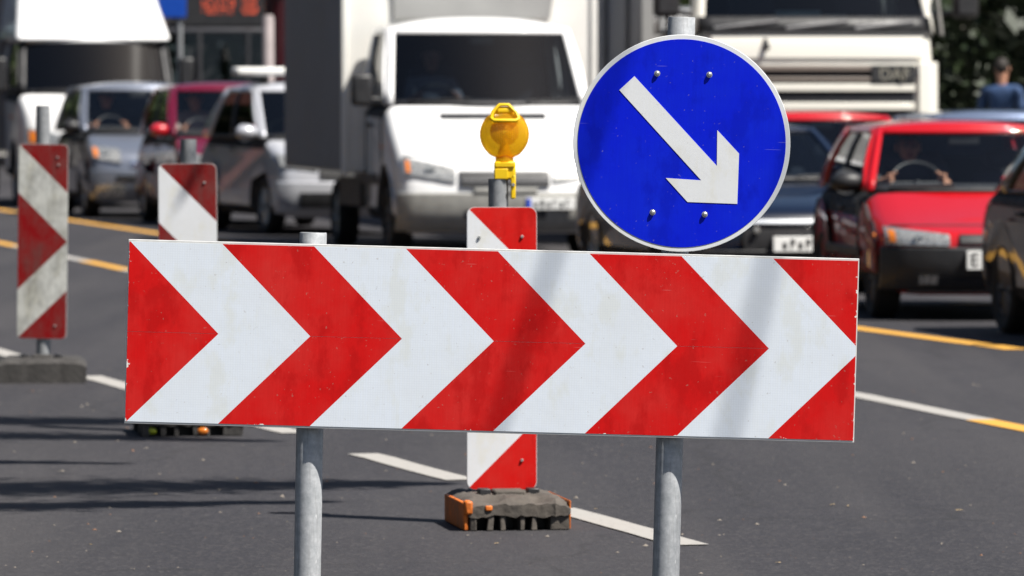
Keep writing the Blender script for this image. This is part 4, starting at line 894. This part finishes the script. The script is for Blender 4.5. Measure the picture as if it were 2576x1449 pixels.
tag(q.build('led_dots', led, lp_, smooth=0), kind='stuff')
for x in (-.75, 0, .75): v.patch('front_panel', M_silverp, x - .33, x + .33, .98, 1.18, .02, .03, nx=6, bev=.01)
for x in (-.4, .4): one(lambda q: q.box(x - .03, x + .03, v.ga[0] - .02, v.ga[0] + .03, 1.38, 2.6), 'windshield_divider', P_bus, v.root)
v.patch('bumper', P_bus, -1.22, 1.22, .32, .62, .04, .08, nx=20, bev=.01); v.lamp(.75, 1.1, .66, .82)
for sx in (-1, 1): one(lambda q: q.box(sx * 1.42 - .09, sx * 1.42 + .09, -.15, 0, 1.9, 2.5), 'door_mirror', M_black, v.root, bev=.04); one(lambda q: q.tube([(sx * 1.15, .1, 2.7), (sx * 1.42, -.08, 2.5)], [.03, .03], 8), 'mirror_arm', M_black, v.root)
BUS = v

# ------------------------------------------------------------------ people
def skin(name, pts, edges, rads, m, parent, sub=2):
    me = bpy.data.meshes.new(name); me.from_pydata(pts, edges, []); o = bpy.data.objects.new(name, me); C.objects.link(o); o.parent = parent
    md = o.modifiers.new('skin', 'SKIN'); sv = me.skin_vertices[0].data if me.skin_vertices else None
    if sv is None:
        bm = bmesh.new(); bm.from_mesh(me); bm.verts.layers.skin.verify(); bm.to_mesh(me); bm.free(); sv = me.skin_vertices[0].data
    for i, r in enumerate(rads): sv[i].radius = r if isinstance(r, tuple) else (r, r); sv[i].use_root = (i == 0)
    ss = o.modifiers.new('smooth', 'SUBSURF'); ss.levels = sub; ss.render_levels = sub; me.materials.append(m)
    dg = bpy.context.evaluated_depsgraph_get(); dg.update(); m2 = bpy.data.meshes.new_from_object(o.evaluated_get(dg)); bpy.data.objects.remove(o)
    m2.polygons.foreach_set('use_smooth', [True] * len(m2.polygons)); return link(name, m2, parent)
def head_parts(t, c, hair, yawf=0.0):
    """hair, eyes and ears on a head centred at c (about 0.23 m tall)"""
    x, y, z = c
    q = MB(); q.ball((x, y + .018, z + .028), (.087, .098, .105), 18, 12); q.v = [(a, b_ if (d > z + .055 or b_ > y - .015) else max(b_, y - .0), d) for a, b_, d in q.v]; q.build('hair', hair, t, smooth=60)
    for sx in (-1, 1): one(lambda q: q.ball((x + sx * .031, y - .083, z + .005), (.012, .008, .008), 8, 6), 'eye', M_ink, t); one(lambda q: q.ball((x + sx * .082, y + .008, z - .005), (.012, .022, .034), 8, 6), 'ear', M_skin, t)
    one(lambda q: q.tube([(x, y - .083, z + .005), (x, y - .108, z - .026), (x, y - .085, z - .036)], [.009, .015, .010], 8), 'nose', M_skin, t, smooth=60); one(lambda q: q.ball((x, y - .080, z - .062), (.026, .010, .008), 10, 6), 'mouth', mat('lips', (.35, .1, .08), .5), t)
def driver(veh, label, shirt, dz=0.0, dy=0.0):
    wx, wy, wz = veh.wheel_pos; base = veh.world(wx, veh.ga[1] + .30 + dy, veh.zb - .07)
    t = empty('person', base, veh.yaw, label, 'person', 'drivers at the wheel')
    b0 = veh.zb - .07; ty = wy - (veh.ga[1] + .30 + dy); hz = wz - b0
    # torso in local space; z=0 at the belt line of the car
    H = .40 + dz
    pts = [(0, .02, .02), (0, .0, .18), (0, 0, .30), (0, -.01, H), (0, -.03, H + .07), (0, -.035, H + .14), (0, -.03, H + .22)]
    skin('body', pts[3:], [(0, 1), (1, 2), (2, 3)], [.055, .062, (.085, .098), (.065, .075)], M_skin, t)
    arm = lambda sx: [(sx * .19, .0, .28), (sx * .25, ty * .45, .10), (sx * .17, ty + .04, hz + .03)]
    A, B_ = arm(-1), arm(1)
    skin('shirt', [pts[0], pts[1], pts[2], (0, -.005, H - .04)] + A[:2] + B_[:2], [(0, 1), (1, 2), (2, 3), (2, 4), (4, 5), (2, 6), (6, 7)], [(.17, .11), (.19, .115), (.16, .10), .06, .065, .05, .065, .05], shirt, t)
    for a, sx in ((A, -1), (B_, 1)):
        skin('forearm', [a[1], tuple(lerp(p_, q_, .85) for p_, q_ in zip(a[1], a[2])), a[2]], [(0, 1), (1, 2)], [.042, .03, .036], M_skin, t)
        hx, hy, hz_ = a[2]
        for k in range(4): one(lambda q: q.tube([(hx - sx * .01, hy - .02, hz_ + .03 - k * .02), (hx + sx * .03, hy - .05, hz_ + .03 - k * .02), (hx + sx * .01, hy - .065, hz_ + .028 - k * .02)], [.010, .009, .008], 6), 'finger', M_skin, t)
        one(lambda q: q.tube([(hx, hy - .01, hz_ + .03), (hx - sx * .03, hy - .03, hz_ + .05)], [.011, .009], 6), 'thumb', M_skin, t)
    head_parts(t, (0, -.035, H + .155), M_hair); return t
driver(RED, 'driver in a dark top at the wheel of the red hatchback', mat('dark_top', (.03, .03, .04), .8, 0, .2, 20), dz=-.19)
driver(VAN, 'driver in a grey top behind the box van windshield', mat('grey_top', (.14, .15, .18), .8, 0, .2, 20), dz=-.02)
driver(SIL, 'dark clad driver inside the silver blue car', mat('black_top', (.015, .015, .018), .8, 0, .2, 20), dz=-.06)
driver(MAG, 'driver in a pale top inside the purple red car', mat('pale_top', (.3, .24, .22), .8, 0, .2, 20), dz=-.06)

# pedestrian in blue on the far pavement
pp = P(2520, 250, 66.0)
t = empty('person', (pp.x, 66.0, .134), R(160), 'person in a blue shirt walking by dark trees at the right edge', 'person')
H = 1.0
J = dict(pel=(0, 0, .98), chest=(0, -.01, 1.34), neck=(0, 0, 1.53), hd0=(0, -.02, 1.64), hd1=(0, -.015, 1.74), hipL=(-.10, 0, .92), knL=(-.11, -.10, .50), anL=(-.11, .02, .09), toL=(-.12, -.13, .035), hipR=(.10, 0, .92), knR=(.11, .02, .50), anR=(.11, .20, .12), toR=(.12, .08, .035), shL=(-.20, 0, 1.45), elL=(-.27, .07, 1.17), haL=(-.25, -.06, .93), shR=(.20, 0, 1.45), elR=(.27, -.04, 1.17), haR=(.24, -.22, 1.02))
def chain(names, rads, nm, m, eds=None): return skin(nm, [J[k] for k in names], eds or [(i, i + 1) for i in range(len(names) - 1)], rads, m, t)
chain(['chest', 'neck', 'hd0', 'hd1'], [.07, .055, (.082, .095), (.065, .075)], 'body', M_skin)
chain(['pel', 'hipL', 'knL', 'anL', 'hipR', 'knR', 'anR'], [(.15, .11), .09, .065, .05, .09, .065, .05], 'trousers', mat('dark_trousers', (.02, .022, .03), .85, 0, .2, 20), [(0, 1), (1, 2), (2, 3), (0, 4), (4, 5), (5, 6)])
J['low'] = (0, 0, 1.02)
chain(['low', 'chest', 'shL', 'elL', 'shR', 'elR', 'neck'], [(.16, .12), (.18, .12), .075, .055, .075, .055, .065], 'shirt', mat('blue_shirt', (.025, .06, .15), .8, 0, .15, 10), [(0, 1), (1, 2), (2, 3), (1, 4), (4, 5), (1, 6)])
for a, b_ in (('elL', 'haL'), ('elR', 'haR')):
    chain([a, b_], [.04, .03], 'forearm', M_skin); x, y, z = J[b_]
    for k in range(4): one(lambda q: q.tube([(x, y - .02 + .018 * k, z), (x + .006, y - .025 + .018 * k, z - .05), (x, y - .035 + .018 * k, z - .085)], [.010, .009, .007], 6), 'finger', M_skin, t)
    one(lambda q: q.tube([(x, y - .03, z + .0), (x, y - .06, z - .04)], [.011, .009], 6), 'thumb', M_skin, t)
for a, b_ in (('anL', 'toL'), ('anR', 'toR')): chain([a, b_], [.05, .04], 'shoe', M_black)
head_parts(t, (0, -.02, 1.685), M_hair)
one(lambda q: q.tube([(-.17, -.11, 1.46), (0, -.15, 1.25), (.19, -.10, 1.05)], [.022] * 3, 8), 'bag_strap', M_black, t)

# ------------------------------------------------------------------ trees and background
def crown_mesh(name, n, m, rx=3.2, rz=3.4, leaf=.17, lob=26, seed=1):
    rnd = random.Random(seed); lobes = []
    for i in range(lob):
        a = rnd.uniform(0, 6.28); rr = rnd.uniform(.2, 1) ** .6; zz = rnd.uniform(-.8, 1)
        k = math.sqrt(max(0, 1 - zz * zz * .85)); lobes.append((rr * k * rx * .75 * math.cos(a), rr * k * rx * .75 * math.sin(a), zz * rz * .75, rnd.uniform(.6, 1.15)))
    b = MB()
    for i in range(n):
        lx, ly, lz_, lr = rnd.choice(lobes); d = Vector((rnd.gauss(0, 1), rnd.gauss(0, 1), rnd.gauss(0, 1))).normalized() * lr * rnd.uniform(.55, 1.05)
        c = Vector((lx, ly, lz_)) + d; a = Vector((rnd.gauss(0, 1), rnd.gauss(0, 1), rnd.gauss(0, .7))).normalized(); e = a.orthogonal().normalized(); l = leaf * rnd.uniform(.6, 1.3)
        b.add([c - a * l, c + e * l * .5, c + a * l, c - e * l * .5], [(0, 1, 2, 3)])
    o = b.build(name, m, None, smooth=0, fix=False); me = o.data; bpy.data.objects.remove(o); return me
CR = [crown_mesh('crown', 5200, M_leafd, seed=1), crown_mesh('crown', 5200, M_leafm, seed=5), crown_mesh('crown', 5200, M_leafd, 2.8, 4.0, seed=9)]
def trunk_mesh():
    b = MB(); b.tube([(0, 0, -.2), (.03, 0, 1.2), (.0, .05, 2.6), (.1, 0, 4.6)], [.24, .18, .15, .07], 12)
    for k in range(7):
        a = k * .9; z = 2.0 + k * .33; b.tube([(0, 0.02, z), (.9 * math.cos(a), .9 * math.sin(a), z + .9), (1.9 * math.cos(a + .2), 1.9 * math.sin(a + .2), z + 1.5)], [.09, .06, .02], 8)
    o = b.build('trunk', M_bark); me = o.data; bpy.data.objects.remove(o); return me
TRK = trunk_mesh()
def tree(x, y, sc, k, label, cz=4.4, group='trees behind the traffic'):
    t = empty('street_tree', (x, y, -.02), random.uniform(0, 6.28), label, 'tree', group); t.scale = (sc,) * 3
    link('trunk', TRK, t); o = link('crown', CR[k], t); o.location = (0, 0, cz); return t
tspots = [(7.2, 71, 1.0, 0, 'dark leafy tree right behind the person in blue'), (10.4, 74, 1.05, 2, 'dark leafy tree at the right edge beyond the red hatchback'), (5.6, 79, 1.1, 0, 'dark tree showing just right of the white lorry cab'), (9.0, 83, 1.25, 1, 'mid green tree behind the dark trees at the right'), (13.0, 80, 1.3, 0, 'dark tree beyond the right edge'), (2.2, 88, 1.2, 2, 'dark tree hidden behind the white lorry'), (7.0, 92, 1.4, 0, 'tall dark tree at the back of the right clump')]
for a in tspots: tree(a[0], a[1], a[2], a[3], a[4], cz=3.3 if a[1] < 90 else 4.0)
for i, (x, y) in enumerate([(-12, 118), (-18, 121), (-25, 117), (-33, 112), (-42, 106), (-52, 100), (-62, 92), (-8, 124), (-1, 122)]):
    tree(x, y, 1.5 + .15 * (i % 3), (0, 2, 1)[i % 3], ['tree far behind the tall white van', 'dark tree far behind the city bus', 'green tree far left beyond the traffic', 'dark tree far left beyond the traffic', 'tree at the far left end of the street', 'second tree from the far left end', 'leftmost tree at the end of the street', 'tree far behind the box van', 'tree far behind the white lorry trailer'][i], cz=3.8, group='trees at the end of the street')
tree(9.4, 62.0, 1.0, 2, 'unseen tree added outside the right edge to shade the person in blue', cz=4.6)  # out of view, added to put the pedestrian in shade
tree(13.0, 66.0, 1.1, 0, 'second unseen tree added outside the right edge for more shade', cz=4.6)  # another out-of-view tree added for extra shade
for i in range(11):      # unseen avenue added along the closed side to darken the car sides
    p_ = road_pt(-24.5 + random.uniform(-1, 1), -32 + 10.5 * i); tree(p_[0], p_[1], 1.75 + .1 * (i % 3), (0, 2)[i % 2], 'unseen avenue tree added outside the left edge to darken car sides', cz=3.0, group='unseen avenue trees added on the left')
# hedge mass under the right-hand trees
hb = MB(); rnd = random.Random(4)
for i in range(7000):
    x = rnd.uniform(3.5, 18); y = 74 + (x - 3.5) * .35 + rnd.uniform(-.6, 3.0); z = rnd.uniform(.1, 2.9) ; c = Vector((x, y, z)); a = Vector((rnd.gauss(0, 1), rnd.gauss(0, 1), rnd.gauss(0, .7))).normalized(); e = a.orthogonal().normalized(); l = rnd.uniform(.1, .2)
    hb.add([c - a * l, c + e * l * .5, c + a * l, c - e * l * .5], [(0, 1, 2, 3)])
ho = hb.build('hedge', M_leafd, smooth=0, fix=False); tag(ho, 'dense dark hedge under the trees at the right', 'hedge', kind='stuff')

# dark street building behind the bus, with windows
def building(x0, x1, y, h, m, label, nx, nz):
    t = empty('street_building', ((x0 + x1) / 2, y, -.15), 0, label, 'building', 'buildings closing the street'); w = (x1 - x0) / 2
    one(lambda q: q.box(-w, w, 0, 12, 0, h), 'wall', m, t, smooth=0); one(lambda q: q.box(-w - .3, w + .3, -.3, 12.3, h + .002, h + .5), 'cornice', M_kerb, t, smooth=0)
    bw = MB(); bw.box(-.6, .6, -.03, .02, -.9, .9); pn_ = bw.build('t', M_dglass if False else mat('dark_window_pane', (.02, .024, .03), .08, 0, .3, 3), smooth=0); pm = pn_.data; bpy.data.objects.remove(pn_)
    bf = MB()
    for a in ((-.7, .7, -.08, .0, .9, 1.0), (-.7, .7, -.12, .0, -1.02, -.9), (-.7, -.6, -.08, 0, -.9, .9), (.6, .7, -.08, 0, -.9, .9), (-.03, .03, -.06, -.032, -.9, .9)): bf.box(*a)
    fo = bf.build('t', M_pave, smooth=0); fm = fo.data; bpy.data.objects.remove(fo)
    for j in range(nz):
        for i in range(nx):
            o = link('window', pm, t, loc=(-w + (i + .5) * 2 * w / nx, 0, 2.2 + j * 3.3)); link('window_frame', fm, o)
building(-34, -9, 134, 14, mat('grey_render', (.17, .165, .16), .9, 0, .2, 1.0), 'grey building with rows of windows far behind the bus', 9, 4)
building(-8, 16, 137, 12, mat('brown_render', (.15, .11, .09), .9, 0, .2, 1.0), 'brown building far behind the box van and lorry', 8, 3)
building(-62, -36, 124, 16, mat('dark_red_render', (.16, .06, .05), .9, 0, .2, 1.0), 'dark red building at the far left end of the street', 9, 4)

# pale post and dark red kiosk column beside the bus, blue sign behind the van
pz_ = P(675, 165, 80.0)
lpst = empty('pale_post', (pz_.x, 80.0, 0), 0, 'pale stone coloured post standing in front of the bus', 'post')
one(lambda q: q.tube([(0, 0, -.05), (0, 0, P(675, 45, 80).z), (0, 0, P(675, 38, 80).z)], [.085, .08, .06], 14), 'shaft', mat('pale_concrete', (.38, .33, .33), .8, 0, .15, 5), lpst); one(lambda q: q.lathe([(.0, .12), (.12, .1), (.14, -.02)], 16), 'foot', M_kerb, lpst)
kx = P(698, 100, 84.0)
ks = empty('advertising_column', (kx.x + .1, 84.0, 0), 0, 'dark red column between the bus and the box van', 'column')
one(lambda q: q.lathe([(0, 0), (.34, 0), (.34, .2), (.30, .25), (.30, 3.1), (0, 3.1)], 20), 'drum', P_busred, ks); one(lambda q: q.lathe([(0, 3.5), (.2, 3.35), (.36, 3.15), (.36, 3.08), (0, 3.08)], 20), 'cap', M_grey, ks)
bs = P(452, 20, 84.0); bsn = empty('blue_sign', (bs.x, 84.0, 0), 0, 'blue rectangular sign peeping out behind the tall white van', 'road sign')
one(lambda q: q.box(-.34, .10, -.03, 0, P(0, 45, 84).z, P(0, -60, 84).z), 'sign_face', mat('plain_blue_sheet', (.002, .06, .40), .45, 0, .05, 9), bsn, bev=.02); one(lambda q: q.tube([(0, .04, -.05), (0, .04, P(0, -60, 84).z)], [.04, .04], 10), 'post', M_galv2, bsn)

# ------------------------------------------------------------------ overhanging tree out of frame on the left: its boughs shade road and board
ov = empty('overhanging_tree', (-5.2, 17.6, -.02), 0, 'tall tree standing outside the left of the picture, boughs over the closed lane', 'tree')
def rel(p): return (p[0] + 5.2, p[1] - 17.6, p[2] + .02)
def up(g, h): return Vector((g[0], g[1], g[2])) + S * ((h - g[2]) / S.z)
tb = MB(); tb.tube([(0, 0, 0), (.1, 0, 2.5), (.25, .1, 5), (.3, .2, 7.5)], [.30, .25, .22, .12], 16); tb.build('trunk', M_bark, ov)
def bough(name, gpts, hs, rads):
    pts = [rel(up(g, h)) for g, h in zip(gpts, hs)]; one(lambda q: q.tube(pts, rads, 10), name, M_bark, ov, smooth=60)
def spray(pts, rads, n, seed, leaf=.05):
    rnd = random.Random(seed); q = MB(); pts = [Vector(p_) for p_ in pts]
    for i in range(n):
        t_ = rnd.uniform(0, len(pts) - 1.001); k = int(t_); f_ = t_ - k; c = pts[k].lerp(pts[k + 1], f_); r_ = lerp(rads[k], rads[k + 1], f_)
        c = c + Vector((rnd.gauss(0, .5), rnd.gauss(0, .5), rnd.gauss(0, .5))) * r_; a_ = Vector((rnd.gauss(0, 1), rnd.gauss(0, 1), rnd.gauss(0, 1))).normalized(); e_ = a_.orthogonal().normalized(); l_ = leaf * rnd.uniform(.6, 1.3)
        q.add([c - a_ * l_, c + e_ * l_ * .45, c + a_ * l_, c - e_ * l_ * .45], [(0, 1, 2, 3)])
    return q
def road_bough(py0, py1, x1, r0, hh=6.0, nl=900, seed=1):
    a = G(-160, py0); b_ = G(x1, py1); m_ = a.lerp(b_, .55) + Vector((0, random.uniform(-.06, .06), 0)); st = Vector((.25, .1, 5.0))
    sh = [rel(up(g_, hh + k * .12)) for k, g_ in enumerate((a, a.lerp(m_, .5), m_, m_.lerp(b_, .6), b_))]
    pts = [tuple(st), tuple(Vector(sh[0]) * .6 + st * .4 + Vector((0, 0, .25)))] + sh
    bo = one(lambda q: q.tube(pts, [.12, .07, .05, .04, .03, .02, .008], 10), 'bough', M_bark, ov, smooth=60)
    spray(sh, [r0, r0 * .95, r0 * .7, r0 * .35, .03], nl, seed).build('leaves', M_leafm, bo, smooth=0, fix=False)
road_bough(1056, 1062, 600, .34, nl=2600, seed=31); road_bough(1092, 1110, 680, .26, nl=1900, seed=32); road_bough(1163, 1166, 300, .10, 5.5, 700, 33); road_bough(1232, 1216, 1120, .44, nl=3600, seed=34); road_bough(1278, 1262, 820, .20, 5.6, 1700, 35)
for p0, p1, hh, rr in (((1590, 40), (1215, 1165), 8.0, .0135), ((2030, 240), (1810, 1165), 8.0, .0120)):
    A = P(*p0, BY); B_ = P(*p1, BY); pa = A + S * hh; pb = B_ + S * hh; d_ = pa - pb
    one(lambda q: q.tube([rel(pb - d_ * .35), rel(pb), rel(pa), rel(pa + d_ * .8), (3.5, -2.0, 11.0), (.3, .2, 7.5)], [rr * .5, rr, rr, rr * 1.2, .05, .08], 8), 'hanging_branch', M_bark, ov)
lv = crown_mesh('crown', 3800, M_leafm, 2.4, 2.4, seed=21); o = link('crown', lv, ov); o.location = (-1.6, .6, 8.2)
